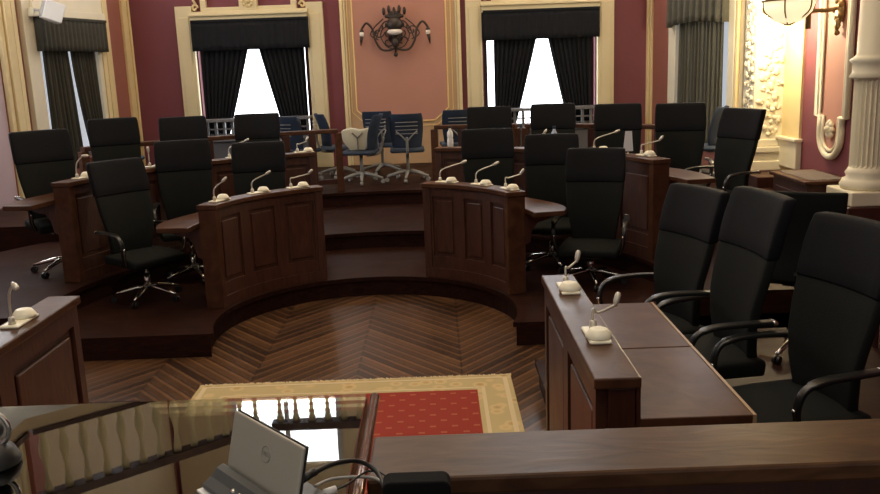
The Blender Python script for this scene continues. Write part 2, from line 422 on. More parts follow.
for off, rr in ((0, .012), (.075, .006)):
    q = [(bx0-off, 13.97, 3.9), (bx0-off, 13.97, zb+c-off*.4), (bx0+c*1.1-off*.4, 13.97, zb-off), (bx1-c*1.1+off*.4, 13.97, zb-off), (bx1+off, 13.97, zb+c-off*.4), (bx1+off, 13.97, 3.9)]
    for a, b_ in zip(q[:-1], q[1:]): tube(bm, [a, b_], rr, 6)
tn[0] += 1; struct('trim_%d' % tn[0], bm, GOLD)
# gold pilaster lines on canted walls
def strips(M_, specs, m, dep=.05):
    trim([(a, b, 0, dep*d, T3 if z0 is None else z0, 4.2) for a, b, d, z0 in specs], M_, m)
strips(ML, [(.00, .05, 1, None), (.10, .22, 1, None), (.64, .78, 1, None), (.82, .92, 1.3, None)], GOLDP)
strips(ML, [(.055, .095, .6, None), (.785, .815, .6, None)], GOLD)
trim([(.92, 1.02, 0, .05, T3, 2.95), (2.40, 2.66, 0, .08, T3, 3.3)], ML, CREAML)
strips(ML, [(2.76, 2.84, 1.2, None), (2.87, 3.0, 1.6, None), (3.03, 3.10, 1.2, None)], GOLDP)
trim([(3.13, 3.52, 0, .01, T3, 4.2)], ML, LILAC)
strips(ML, [(2.84, 2.87, .6, None), (3.0, 3.03, .6, None)], GOLD)
trim([(.9, 2.55, 0, .16, 2.89, 3.0), (.9, 2.5, 0, .12, 3.0, 3.2)], ML, CREAML)
strips(MR, [(-.05, .06, 1.2, None), (.08, .13, .8, None)], GOLDP)
trim([(.86, 1.10, 0, .09, T3, 3.4), (2.62, 2.78, 0, .08, T3, 3.4), (.9, 2.75, 0, .14, 2.97, 3.1)], MR, CREAML)
strips(MR, [(2.80, 2.86, 1.6, None), (2.89, 2.99, 1.2, None)], GOLDP)
strips(MR, [(2.86, 2.89, .7, None)], GOLD)

# windows
def window(i, M_, s0, s1, pane):
    w = sthing('window_%d' % i)
    mid = (s0+s1)/2
    bm = B()
    for a, b in ((s0, s0+.07), (s1-.07, s1)): mbox(bm, M_, a, b, -.26, -.18, ZW0, ZW1)
    for z in (ZW0, ZW1-.07): mbox(bm, M_, s0+.07, s1-.07, -.255, -.185, z, z+.06)
    obj('window_frame', bm, W_DARK if i < 3 else PALE, w)
    bm = B(); mbox(bm, M_, s0+.02, s1-.02, -.23, -.22, ZW0+.02, ZW1-.02); obj('window_pane', bm, pane, w)
    bm = B(); mbox(bm, M_, s0+.02, s1-.02, -.23, -.22, 3.47, 4.58); obj('added_transom_pane', bm, SKYB, w)  # unseen glowing transom, added to give reflections on the desks
    bm = B(); mbox(bm, M_, mid-.03, mid+.03, -.21, -.17, 3.47, 4.58); mbox(bm, M_, s0, s1, -.21, -.17, 3.98, 4.04); obj('added_transom_bar', bm, PALE, w)
window(1, *WINS[0], SKYP); window(2, *WINS[1], SKYP); window(3, *WINS[2], SKYS); window(4, *WINS[3], SKYS)

# curtains
def drape(M_, y, zt, zb, outer, inner, m, label, group, folds=9, amp=.035, ph=0.):
    """outer(t), inner(t): wall coordinate of the two edges, t = 0 top .. 1 bottom"""
    bm = B(); nu, nv = 54, 14; g = []
    for j in range(nv+1):
        t = j/nv; a, b = outer(t), inner(t); row = []
        for i in range(nu+1):
            u = i/nu
            off = amp*(math.sin(2*PI*folds*u+ph+.6*math.sin(3*t))*(.6+.4*t)+.25*math.sin(2*PI*folds*2.3*u+1+ph))
            row.append(bm.verts.new(M_ @ Vector((a+(b-a)*u, y+off, zt+(zb-zt)*t))))
        g.append(row)
    for j in range(nv):
        for i in range(nu): bm.faces.new([g[j][i], g[j][i+1], g[j+1][i+1], g[j+1][i]])
    o = obj('curtain', bm, m, smooth=True)
    sd = o.modifiers.new('thick', 'SOLIDIFY'); sd.thickness = .008
    return tag(o, label, 'curtain', group)
def pelmet(M_, a, b, zt, zb, m, label, y=.17, folds=16, scal=0.0, amp=.012):
    t = thing('pelmet', label, 'pelmet'); bm = B(); nu = 110; g = []
    for j in range(6):
        row = []
        for i in range(nu+1):
            u = i/nu; z = zt+(zb+scal*math.sin(PI*u)-zt)*j/5
            off = amp*math.sin(2*PI*folds*u)*(.5+.5*j/5)
            row.append(bm.verts.new(M_ @ Vector((a+(b-a)*u, y+off, z))))
        g.append(row)
    for j in range(5):
        for i in range(nu): bm.faces.new([g[j][i], g[j][i+1], g[j+1][i+1], g[j+1][i]])
    for x in (a, b):   # returns to the wall
        vs = [bm.verts.new(M_ @ Vector((x, yy, z))) for yy, z in ((0, zt), (y, zt), (y, zb), (0, zb))]; bm.faces.new(vs)
    o = obj('valance', bm, m, t, smooth=True); sd = o.modifiers.new('thick', 'SOLIDIFY'); sd.thickness = .006
    bm = B(); mbox(bm, M_, a, b, .0, y+.02, zt-.01, zt+.025); obj('pelmet_board', bm, m, t)
    return t
ZP0, ZP1 = 2.42, 2.875
pelmet(MB_, -3.75, -1.93, ZP1, 2.43, CURT, 'black pleated pelmet over the left window of the far wall', amp=.008)
pelmet(MB_, .80, 2.62, ZP1-.01, 2.43, CURT, 'black pleated pelmet over the right window of the far wall', amp=.008)
pelmet(ML, .93, 2.46, ZP1, 2.45, CURTG, 'charcoal pleated pelmet with a faded fold, over the far left corner window')
pelmet(MR, .98, 2.62, 3.0, 2.50, CURTR, 'grey pleated pelmet with swagged hem over the far right corner window', scal=.05, amp=.03, folds=9)
def diag(c, top, bot): return lambda t: c+top+(bot-top)*(t**1.05)
gb = 'black curtains drawn apart in A shape on the far wall'
drape(MB_, .07, 2.6, .70, lambda t: -3.66, diag(-2.84, -.03, -.46*1.28), CURT, 'black curtain left of the bright gap in the left far window', gb)
drape(MB_, .07, 2.6, .70, lambda t: -2.02, diag(-2.84, .07, .41*1.28), CURT, 'black curtain right of the bright gap in the left far window', gb, ph=1)
drape(MB_, .07, 2.6, .70, lambda t: .96, diag(1.76, -.09, -.45*1.28), CURT, 'black curtain left of the bright gap in the right far window', gb, ph=2)
drape(MB_, .07, 2.6, .70, lambda t: 2.50, diag(1.76, .03, .37*1.28), CURT, 'black curtain right of the bright gap in the right far window', gb, ph=3)
gc = 'grey curtains of the corner windows'
drape(ML, .07, 2.6, .85, lambda t: 1.17-.03*t, lambda t: 1.70-.30*t**2, CURTG, 'charcoal curtain of the corner window at far left, nearer the pilaster', gc, 6)
drape(ML, .07, 2.6, .85, lambda t: 2.36, lambda t: 1.83-.10*t, CURTG, 'charcoal curtain of the corner window at far left, nearer the picture edge', gc, 6, ph=1)
drape(MR, .07, 2.7, .85, lambda t: 1.22, lambda t: 1.80, CURTR, 'grey-green curtain of the far right corner window, left half', gc, 6)
drape(MR, .07, 2.7, .85, lambda t: 2.50, lambda t: 1.83, CURTR, 'grey-green curtain of the far right corner window, right half beside pale jamb', gc, 6, ph=1)

# radiator benches under the two far windows
def radiator(x0, x1, label):
    t = thing('radiator_cabinet', label, 'radiator', ((x0+x1)/2, 13.6, T3)); w = (x1-x0)/2
    bm = B(); box(bm, -w, w, -.16, .2, .80, .84); obj('shelf', bm, SHELFG, t, bevel=.005)
    bm = B()
    box(bm, -w+.03, w-.03, -.05, .18, 0, .60); obj('body', bm, RADI, t)
    bm = B()
    n = 13
    for k in range(n+1): 
        x = -w+.04+k*(2*w-.08)/n; box(bm, x-.018, x+.018, -.1, -.04, .52, .80)
    box(bm, -w+.02, w-.02, -.11, -.03, .50, .54); box(bm, -w+.02, w-.02, -.11, -.03, .68, .70)
    obj('grille', bm, SHELFG, t)
radiator(-3.72, -1.95, 'grey radiator cabinet with grille and pale shelf beneath the left far window')
radiator(.80, 2.60, 'grey radiator cabinet with grille and pale shelf beneath the right far window')

# ------------------------------------------------------------------ gallery above (seen only mirrored in the glass table)
GP = [(-4.5, 2.0), (-4.5, 8.6), (-2.3, 10.4), (1.1, 10.4), (3.3, 8.6), (3.3, 2.0)]
bm = B(); prism(bm, [(-5.5, 2.0), (-4.45, 2.0)]+[(-4.45, 8.55), (-2.25, 10.35), (1.05, 10.35), (3.25, 8.55), (3.25, 2.0)]+[(4.2, 2.0), (4.2, 9.2), (1.6, 11.6), (-2.8, 11.6), (-5.4, 9.2)], 3.80, 3.94)
struct('trim_gallery_floor', bm, CEIL)
def baluster_bm(h):
    bm = B(); lathe(bm, [(.05, 0), (.05, .05*h), (.03, .09*h), (.055, .25*h), (.06, .36*h), (.035, .5*h), (.022, .62*h), (.03, .8*h), (.045, .88*h), (.045, h)], 10); return bm
def gallery_rail(name, p0, p1, n, label, m, mr):
    t = thing(name, label, 'balustrade', (*p0, 3.94)); p0 = Vector(p0); p1 = Vector(p1); d = p1-p0
    first = None
    for k in range(n):
        q = d*((k+.5)/n)
        if first is None:
            first = obj('baluster', baluster_bm(.72), m, t, smooth=True); first.location = (q.x, q.y, .06)
        else:
            c = first.copy(); COL.objects.link(c); c.location = (q.x, q.y, .06)
    ang = math.atan2(d.y, d.x)
    M_ = Matrix.Rotation(ang, 4, 'Z')
    bm = B(); mbox(bm, M_, 0, d.length, -.08, .08, .78, .88); obj('handrail', bm, mr, t)
    bm = B(); mbox(bm, M_, 0, d.length, -.08, .08, 0, .06); obj('base_rail', bm, mr, t)
for k, (n_, lab) in enumerate(((30, 'along the left side'), (13, 'across the rear left corner'), (16, 'facing the room at the rear'), (13, 'across the rear right corner'), (30, 'along the right side'))):
    a_, b_ = Vector(GP[k]), Vector(GP[k+1]); e_ = (b_-a_).normalized()*.06
    gallery_rail('gallery_balustrade', tuple(a_+e_), tuple(b_-e_), n_, 'upper gallery balustrade %s, mirrored in the glass table' % lab, CREAM, W_PANEL)
for i, (a, b) in enumerate(((-3.6, -1.9), (.7, 2.5))):
    w = sthing('window_%d' % (5+i)); bm = B(); box(bm, a, b, 13.945, 13.965, 5.85, 7.0); obj('window_pane', bm, SKYB, w)
    bm = B(); box(bm, (a+b)/2-.04, (a+b)/2+.04, 13.93, 13.955, 5.85, 7.0); box(bm, a-.08, a, 13.93, 13.97, 5.8, 7.1); box(bm, b, b+.08, 13.93, 13.97, 5.8, 7.1); obj('window_frame', bm, PALE, w)

# ------------------------------------------------------------------ right wall decoration
def rw(x, z, d=0): return MRW @ Vector((x, d, z))
wallpart('trim_cream_bay', MRW, YELW, [(1.05, 1.97, 0, .03, .67, 4.2)])
wallpart('baseboard_right', MRW, CREAML, [(1.3, 2.0, 0, .07, .74, 1.06), (1.3, 2.02, 0, .10, 1.06, 1.10)], bevel=.01)
wallpart('trim_right_plinth', MRW, W_DARK, [(.6, 2.0, 0, .5, 0, .67)], bevel=.01)
# moulded panel with a U-shaped foot and rosette
s0, s1, sm, zh = 2.42, 3.12, 2.77, 1.40
def U(off):
    a, b = s0+off, s1-off; q = [(a, 4.2), (a, zh)]
    ia, ib = a+.10, b-.10
    q += [(ia, zh), (ia, 1.28)]
    r = (ib-ia)/2; 
    q += [((ia+ib)/2-r*math.cos(t), 1.22-r*.98*math.sin(t)) for t in [PI*k/14 for k in range(15)]]
    q += [(ib, 1.28), (ib, zh), (b, zh), (b, 4.2)]
    return q
bm = B(); q = U(.05); vs = [bm.verts.new(rw(x, z, .012)) for x, z in q]; bm.faces.new(vs)
tn[0] += 1; struct('trim_%d' % tn[0], bm, SALM)
bm = B()
for off, rr, dd in ((0, .036, .03), (.07, .018, .03)):
    q = [rw(x, z, dd) for x, z in U(off)]
    tube(bm, q, rr, 8)
tn[0] += 1; struct('trim_%d' % tn[0], bm, CREAML, smooth=True)
bm = B()
for k in range(8):
    a = k*PI/4; p = rw(sm+.055*math.cos(a), 1.27+.07*math.sin(a), .04); ball(bm, p, .034, (.8, 1, 1))
ball(bm, rw(sm, 1.27, .06), .04)
tn[0] += 1; struct('trim_%d' % tn[0], bm, CREAML, smooth=True)
# fluted column standing on dark plinth
def column(loc, label, r=.19):
    t = thing('fluted_column', label, 'column', loc); 
    bm = B(); box(bm, -.30, .20, -.30, .30, 0, .67-.001); obj('plinth', bm, W_DARK, t, bevel=.01)
    bm = B(); box(bm, -.26, .18, -.26, .26, .67, .80); obj('base_block', bm, CREAML, t, bevel=.012)
    bm = B(); lathe(bm, [(r+.06, .80), (r+.075, .84), (r+.05, .89), (r+.015, .91), (r+.03, .95), (r+.01, .98), (r, 1.0)], 32); obj('base_moulding', bm, CREAML, t, smooth=True)
    bm = B(); lathe(bm, [(r, 1.0), (r-.002, 1.02), (r-.004, 1.78), (r, 1.80)], 48, flute=(1.01, 1.79, .022)); obj('shaft', bm, CREAML, t)
    bm = B(); lathe(bm, [(r+.01, 1.80), (r+.045, 1.82), (r+.02, 1.86), (r+.02, 1.94), (r+.05, 1.97), (r+.01, 2.0), (r-.01, 2.02), (r-.03, 4.6)], 32); obj('upper_shaft', bm, CREAML, t, smooth=True)
    return t
column((3.99, 7.92, .03), 'cream fluted column on dark plinth at the right edge, beside the moulded burgundy panel', .165)
# carved pilaster
t = thing('carved_pilaster', 'cream pilaster with carved relief ornament between corner window and lit wall at right', 'pilaster', (4.06, 10.72, 0))
bm = B(); box(bm, -.26, .18, -.26, .26, 0, .68); obj('plinth', bm, W_DARK, t, bevel=.01)
bm = B(); box(bm, -.27, .18, -.25, .26, .68, .80); box(bm, -.23, .18, -.22, .23, .80, .90); box(bm, -.26, .18, -.25, .26, .90, .97); box(bm, -.21, .18, -.2, .22, .97, 1.06)
obj('stepped_base', bm, CREAML, t, bevel=.012)
bm = B(); box(bm, -.19, .18, -.18, .20, 1.06, 4.5); obj('shaft', bm, CREAML, t)
bm = B()
for k in range(150):
    z = 1.12+k*.0165; ph = k*.9; w_ = .05+.09*abs(math.sin(k*.21))
    ball(bm, (-.195, w_*math.sin(ph), z), random.uniform(.018, .04), (.55, 1, random.uniform(.7, 1.6)), 8, 6)
    ball(bm, (w_*math.sin(ph*.8), -.185, z), random.uniform(.018, .04), (1, .55, random.uniform(.7, 1.6)), 8, 6)
obj('relief_ornament', bm, CREAML, t, smooth=True)
# chest against the wall
t = thing('wooden_chest', 'dark wooden cabinet with grey grille top against the burgundy right wall', 'chest', (4.0, 9.10, 0))
bm = B(); box(bm, -.24, .22, -.44, .46, 0, .76); obj('body', bm, W_DARK, t, bevel=.008)
bm = B(); box(bm, -.28, .24, -.48, .48, .76, .80); obj('top', bm, W_TOP, t, bevel=.008)
bm = B()
for k in range(14): box(bm, -.20+k*.027, -.185+k*.027, -.40, .40, .80, .808)
obj('grille', bm, GRILL, t)
bm = B(); box(bm, -.255, -.24, -.36, .36, .12, .66); obj('door', bm, W_DARK, t, bevel=.006)

# ------------------------------------------------------------------ sconces
def scroll(c, r0, r1, a0, a1, plane, n=18):
    out = []
    for k in range(n+1):
        t = k/n; a = a0+(a1-a0)*t; r = r0+(r1-r0)*t
        out.append(plane(c[0]+r*math.cos(a), c[1]+r*math.sin(a)))
    return out
t = thing('wall_sconce', 'dark wrought scroll wall sconce with two drooping bulbs on the salmon centre panel', 'sconce', (-.58, 13.97, 0))
pl = lambda x, z, d=-.16: (x, d, z)
bm = B()
lathe(bm, [(.10, 0), (.12, .02), (.03, .06)], 14); 
for v in bm.verts: v.co = Matrix.Rotation(PI/2, 4, 'X') @ v.co + Vector((0, 0, 2.55))
tube(bm, [(0, -.05, 2.55), (0, -.16, 2.5), (0, -.17, 2.28)], [.03, .035, .012], 8)
ball(bm, (0, -.17, 2.27), .035); ball(bm, (0, -.17, 2.45), .06, (1, 1, 1.3))
for k in range(7):
    a = -.9+k*.3; tube(bm, smoothpath([(0, -.15, 2.72), (.10*math.sin(a), -.15, 2.84), (.19*math.sin(a), -.15, 2.90+.05*math.cos(a*3))], 4), [.028]*8+[.01], 6)
ball(bm, (0, -.15, 2.73), .095, (1.4, .8, 1.2))
for k in range(5): ball(bm, (-.16+.08*k, -.15, 2.93+.03*(k % 2)), .035, (.8, .8, 1.8), 8, 6)
obj('stem', bm, IRON, t, smooth=True)
for s in (-.86, .86):
    bm = B()
    tube(bm, smoothpath([pl(s*.20, 2.82), pl(s*.36, 2.70), pl(s*.44, 2.58), pl(s*.30, 2.50)], 5), .010, 6)
    tube(bm, scroll((s*.30, 2.62), .10, .02, 0, s*6.0, lambda x, z: pl(x, z)), .010, 6)
    tube(bm, [pl(s*.60, 2.59), pl(s*.62, 2.50), pl(s*.63, 2.42)], [.03, .022, .006], 8)
    for q in range(5): ball(bm, pl(s*(.10+.06*q), 2.76-.035*q), .026, (.6, .6, 1.3), 8, 6)
    tube(bm, smoothpath([pl(0, 2.38), pl(s*.12, 2.34), pl(s*.26, 2.36), pl(s*.36, 2.50), pl(s*.40, 2.66), pl(s*.50, 2.76), pl(s*.58, 2.70), pl(s*.62, 2.62)], 6), .018, 7)
    tube(bm, scroll((s*.13, 2.47), .09, .02, 0, s*5.5, lambda x, z: pl(x, z)), .012, 6)
    tube(bm, scroll((s*.12, 2.58), .07, .02, 1, 1-s*5, lambda x, z: pl(x, z)), .010, 6)
    tube(bm, smoothpath([pl(s*.03, 2.72), pl(s*.16, 2.78), pl(s*.28, 2.66), pl(s*.34, 2.52)], 5), .011, 6)
    tube(bm, smoothpath([pl(s*.05, 2.70), pl(s*.20, 2.68), pl(s*.26, 2.56), pl(s*.16, 2.40), pl(0, 2.36)], 5), .009, 6)
    ball(bm, pl(s*.60, 2.64), .035, (1, 1, .8)); obj('arm', bm, IRON, t, smooth=True)
    bm = B(); ball(bm, pl(s*.60, 2.60), .038, (1, 1, 1.3)); obj('bulb', bm, BULB, t, smooth=True)
bm = B(); ball(bm, (0, -.16, 2.62), .10, (1.2, .6, .5)); obj('glass_bowl', bm, BULB, t, smooth=True)

t = thing('wall_sconce', 'lit gilt wall sconce with glass bowl glowing above the moulded burgundy panel', 'sconce', (XR-.04, 9.15, 0))
bm = B()
ball(bm, (0, 0, 2.50), .09, (.4, 1, 1.5)); ball(bm, (-.02, 0, 2.36), .05, (.6, 1, 1.4)); ball(bm, (-.02, 0, 2.27), .03)
tube(bm, smoothpath([(0, 0, 2.52), (-.12, .02, 2.50), (-.25, .05, 2.50), (-.36, .05, 2.46)], 5), .022, 8)
for k in range(5):
    a = k*1.25; ball(bm, (-.02, .07*math.cos(a), 2.50+.09*math.sin(a)), .03)
tube(bm, [(-.30, .05, 2.32), (-.30, .05, 2.75)], .028, 8); obj('bracket', bm, BRONZE, t, smooth=True)
bm = B(); n = 10; prof = [(.03, -.24), (.14, -.21), (.23, -.12), (.27, 0), (.262, .0), (.22, -.11), (.13, -.195), (.03, -.22)]
lathe(bm, prof, 24, (-.48, .12, 2.62)); obj('glass_bowl', bm, LITG, t, smooth=True)
bm = B(); arc = [(-.48+.275*math.cos(a), .12+.275*math.sin(a), 2.62) for a in [2*PI*k/24 for k in range(24)]]; tube(bm, arc, .014, 6, True)
for k in range(6):
    a = 2*PI*k/6; tube(bm, smoothpath([(-.48+.275*math.cos(a), .12+.275*math.sin(a), 2.62), (-.48+.24*math.cos(a), .12+.24*math.sin(a), 2.49), (-.48+.02*math.cos(a), .12+.02*math.sin(a), 2.37)], 5), .009, 5)
obj('bowl_frame', bm, BRONZE, t, smooth=True)
bm = B(); tube(bm, smoothpath([(-.30, .05, 2.62), (-.42, .45, 2.58), (-.45, .80, 2.50), (-.46, .90, 2.58)], 5), .016, 7); obj('arm', bm, BRONZE, t, smooth=True)
bm = B(); ball(bm, (-.46, .90, 2.70), .11); obj('bulb', bm, LITB, t, smooth=True)

# small white loudspeaker at the top of the left corner window
t = thing('loudspeaker', 'small white box loudspeaker tilted at the top of the far left window', 'loudspeaker', tuple(ML @ Vector((2.50, .42, 2.93))), math.radians(35))
bm = B(); box(bm, -.14, .10, -.10, .10, -.12, .12); obj('case', bm, WHITEP, t, rot=(0, .35, 0), bevel=.01)
bm = B(); box(bm, -.155, -.14, -.08, .08, -.10, .10); obj('front_grille', bm, PALE, t, rot=(0, .35, 0))
bm = B(); tube(bm, [(0, 0, 0), (-.24, .20, .05)], .015); obj('bracket', bm, PALE, t)

# ------------------------------------------------------------------ rail along the upper tier
def rail_seg(a0, a1, nposts, label, zt=.80):
    t = thing('wooden_railing', label, 'railing', (CX, CY, T3))
    c = (0, 0); r = 4.47
    bm = B(); arcbox(bm, c, r-.05, r+.07, a0, a1, zt-.05, zt, 24); obj('handrail', bm, W_TOP, t, bevel=.008)
    bm = B(); arcbox(bm, c, r-.025, r+.035, a0, a1, .10, .16, 24); obj('bottom_rail', bm, W_DARK, t)
    for k in range(nposts):
        a = math.radians(a0+(a1-a0)*k/(nposts-1)); M_ = Matrix.Rotation(a, 4, 'Z')
        h = .045
        bm = B(); mbox(bm, M_, r-h, r+h, -h, h, 0.001, zt-.05); obj('post', bm, W_DARK if k not in (0, nposts-1) else W_TOP, t, bevel=.006)
rail_seg(98.3, 111, 4, 'dark wooden railing left of the opening to the blue chairs')
rail_seg(112.6, 138, 5, 'dark wooden railing behind the left rear black chairs')
rail_seg(69, 82.5, 4, 'dark wooden railing right of the opening to the blue chairs')
rail_seg(40, 67.4, 6, 'dark wooden railing behind the right rear black chairs')

# ------------------------------------------------------------------ curved desks
def arc_desk(r, a0, a1, zb, ztop, npan, label, name='curved_desk', ext=10, wt=.36, tip=0):
    """a0 = end nearest the opening of the horseshoe, a1 = end at the centre aisle"""
    t = thing(name, label, 'desk', (CX, CY, zb)); c = (0, 0); h = ztop-zb
    s = 1 if a1 > a0 else -1
    lo, hi = min(a0, a1), max(a0, a1)
    bm = B(); arcbox(bm, c, r-.02, r+.10, lo, hi, 0.001, .09, 24); obj('plinth', bm, W_PANEL, t)
    n = npan; g = (hi-lo)/n
    for k in range(n):
        b0, b1 = lo+k*g, lo+(k+1)*g; e = math.degrees(.055/r)
        bm = B(); arcbox(bm, c, r+.012, r+.03, b0, b1, .09, h-.04, 10)
        arcbox(bm, c, r-.006, r+.012, b0, b0+e, .09, h-.04, 2); arcbox(bm, c, r-.006, r+.012, b1-e, b1, .09, h-.04, 2)
        arcbox(bm, c, r-.006, r+.012, b0+e, b1-e, .09, .20, 8); arcbox(bm, c, r-.006, r+.012, b0+e, b1-e, h-.12, h-.04, 8)
        p = obj('front_panel', bm, W_PANEL, t)
        bm = B(); f = math.degrees(.03/r)
        arcbox(bm, c, r+.0, r+.012, b0+e+f, b1-e-f, .235, h-.155, 8)
        obj('raised_field', bm, W_PANEL, p, bevel=.006)
    for a in (a0, a1):
        M_ = Matrix.Rotation(math.radians(a), 4, 'Z'); w = .035
        bm = B(); mbox(bm, M_, r-.02, r+.14, -w, w, .0, h-.04); obj('end_post', bm, W_TOP if a == a0 else W_PANEL, t, bevel=.005)
    bm = B(); arcbox(bm, c, r+.0301, r+.135, lo+math.degrees(.04/r), hi-math.degrees(.04/r), h-.20, h-.04, 24); obj('ledge_box', bm, W_DARK, t)
    bm = B(); arcbox(bm, c, r-.03, r+.145, lo-math.degrees(.045/r), hi+math.degrees(.045/r), h-.04, h, 26); obj('ledge', bm, W_TOP, t, bevel=.006)
    # worktop: overhangs past the open end, with a rounded corner
    bm = B(); pts = []; aa = math.radians(a0-s*ext); ab = math.radians(a1)
    ri, ro = r+.141, r+.14+wt
    for k in range(21):
        a = aa+(ab-aa)*k/20; pts.append((ri*math.cos(a), ri*math.sin(a)))
    for k in range(21):
        a = ab+(aa-ab)*k/20
        rr = ro-(.10*max(0, (k-16)/4)**2); pts.append((rr*math.cos(a), rr*math.sin(a)))
    prism(bm, pts, h-.19, h-.15); obj('worktop', bm, W_TOP, t, bevel=.006)
    # scrolled bracket under the worktop at the open end
    bm = B(); prof = [(0, 0), (.05, .02), (.07, .12), (.12, .18), (.22, .20), (wt-.04, .24), (wt-.04, .27), (0, .27)]
    a = math.radians(a0); w = .02; M_ = Matrix.Rotation(a, 4, 'Z')
    for yy in (-w, w): pass
    f0 = [bm.verts.new(M_ @ Vector((r+.14+x, -w, h-.46+z))) for x, z in prof]; f1 = [bm.verts.new(M_ @ Vector((r+.14+x, w, h-.46+z))) for x, z in prof]
    bm.faces.new(f0); bm.faces.new(f1[::-1])
    for i in range(len(prof)): j = (i+1) % len(prof); bm.faces.new([f0[i], f0[j], f1[j], f1[i]])
    obj('bracket', bm, W_PANEL, t)
    return t
ZI, ZO = 1.05, 1.235
arc_desk(1.26, 165, 113, T1, ZI, 3, 'curved mahogany desk with three front panels, front row left of the aisle')
arc_desk(1.25, 20, 66.5, T1, ZI, 3, 'curved mahogany desk with three front panels, front row right of the aisle')
arc_desk(2.62, 165, 106, T2, ZO, 5, 'long curved mahogany desk of the rear row, left of the aisle', ext=7)
arc_desk(2.58, 17.5, 76, T2, ZO, 5, 'long curved mahogany desk of the rear row, right of the aisle', ext=7)

# straight near desks
def straight_desk(x, s, y0, y1, label):
    """x: front face, s: +1 seats to the right"""
    t = thing('straight_desk', label, 'desk', (x, y0, T1)); h = 1.05-T1; L = y1-y0
    def bx(bm, xa, xb, ya, yb, za, zb): box(bm, min(s*xa, s*xb), max(s*xa, s*xb), ya, yb, za, zb)
    n = 2
    for k in range(n):
        a, b = k*L/n, (k+1)*L/n
        bm = B(); bx(bm, .012, .03, a, b, -T1+.09+.01, h-.04); bx(bm, -.008, .012, a, a+.06, -T1+.1, h-.04); bx(bm, -.008, .012, b-.06, b, -T1+.1, h-.04)
        bx(bm, -.008, .012, a+.06, b-.06, -T1+.1, .0); bx(bm, -.008, .012, a+.06, b-.06, h-.13, h-.04)
        p = obj('front_panel', bm, W_PANEL, t)
        bm = B(); bx(bm, -.003, .012, a+.10, b-.10, .05, h-.17); obj('raised_field', bm, W_PANEL, p, bevel=.008)
    bm = B(); bx(bm, -.018, .028, -.0, L, -T1+.001, -T1+.1); obj('plinth', bm, W_DARK, t)
    for ya, yb in ((-.03, .03), (L-.03, L+.03)):
        bm = B(); bx(bm, .031, .128, ya, yb, .001, h-.04); obj('end_panel', bm, W_DARK, t, bevel=.004)
    bm = B(); bx(bm, -.02, .14, -.04, L+.03, h-.04, h); obj('ledge', bm, W_TOP, t, bevel=.006)
    bm = B(); bx(bm, .12, .139, -.03, L+.02, h-.19, h-.041); obj('ledge_back', bm, W_DARK, t)
    for k in range(n):
        a, b = k*L/n+.004, (k+1)*L/n-.004
        bm = B(); bx(bm, .1391, .52, a-(.04 if k == 0 else 0), b, h-.19, h-.15); w = obj('worktop', bm, W_TOP, t, bevel=.004)
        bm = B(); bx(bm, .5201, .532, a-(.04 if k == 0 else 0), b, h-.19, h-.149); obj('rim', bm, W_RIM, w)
    bm = B(); bx(bm, .14, .50, .0, .03, .001, h-.191); obj('side_panel', bm, W_DARK, t)
    return t
straight_desk(.52, 1, 2.76, 4.14, 'near right mahogany desk with two flap worktops and two microphones')
straight_desk(-1.80, -1, 2.60, 4.08, 'near left mahogany desk with panelled front, cut by picture edge')

# ------------------------------------------------------------------ microphones
def make_mic():
    # local +x: towards the dome from the gooseneck foot; head reaches up and over
    t = thing('gooseneck_microphone', 'x', 'microphone')
    bm = B(); box(bm, -.035, .17, -.042, .042, 0, .012); obj('base_plate', bm, MICW, t, bevel=.006)
    bm = B(); lathe(bm, [(.050, .0), (.052, .008), (.045, .020), (.034, .034), (.028, .036)], 20, (.115, 0, .012)); obj('speaker_dome', bm, MICW, t, smooth=True)
    bm = B(); lathe(bm, [(.016, 0), (.013, .03), (.007, .035)], 10, (0, 0, .012)); obj('socket', bm, MICG, t, smooth=True)
    return t
MG = 'gooseneck microphones on the desk ledges'
mic0 = make_mic()
def mic(foot, dome, head, label):
    """foot, dome: xy on a ledge; head: xyz of the microphone head"""
    f = Vector(foot[:2]); d = Vector(dome)-f; rz = math.atan2(d.y, d.x); z = foot[2]
    r = dup(mic0, (f.x, f.y, z), rz, label, MG)
    Mi = (Matrix.Translation((f.x, f.y, z)) @ Matrix.Rotation(rz, 4, 'Z')).inverted()
    hd = Mi @ Vector(head)
    bm = B(); p = smoothpath([(0, 0, .03), (0, 0, .09), (hd.x*.22, hd.y*.22, .03+(hd.z-.03)*.68), (hd.x*.9, hd.y*.9, hd.z-.006), hd], 6)
    tube(bm, p, .0055, 7); g = obj('gooseneck', bm, MICG, r, smooth=True)
    dirv = (p[-1]-p[-4]).normalized(); bm = B(); tube(bm, [hd-dirv*.01, hd+dirv*.012, hd+dirv*.04, hd+dirv*.05], [.007, .0125, .0125, .006], 10); obj('microphone_head', bm, MICG, g, smooth=True)
def ring_mic(r, ang, z, label, dirn=1, reach=.16, lift=.17, gap=3.6, toward=.0):
    a = math.radians(ang); a2 = math.radians(ang-dirn*math.degrees(.115/r))
    f = (CX+r*math.cos(a), CY+r*math.sin(a), z); d = (CX+r*math.cos(a2), CY+r*math.sin(a2))
    hx = f[0]+reach; hy = f[1]+toward
    mic(f, d, (hx, hy, z+lift), label)
RI = 1.33; z = ZI
ring_mic(RI, 160, z, 'microphone on front-row left desk, at its outer end nearest the viewer', reach=.08)
ring_mic(RI, 140, z, 'middle microphone on the front-row left desk', reach=.13)
ring_mic(RI, 123, z, 'microphone on front-row left desk, next to the aisle', reach=.17, lift=.13)
ring_mic(RI, 62, z, 'microphone on front-row right desk, next to the aisle', reach=.20)
ring_mic(RI, 45, z, 'middle microphone on the front-row right desk', reach=.16)
ring_mic(RI, 28, z, 'microphone on front-row right desk, at its outer end', reach=.13, lift=.12)
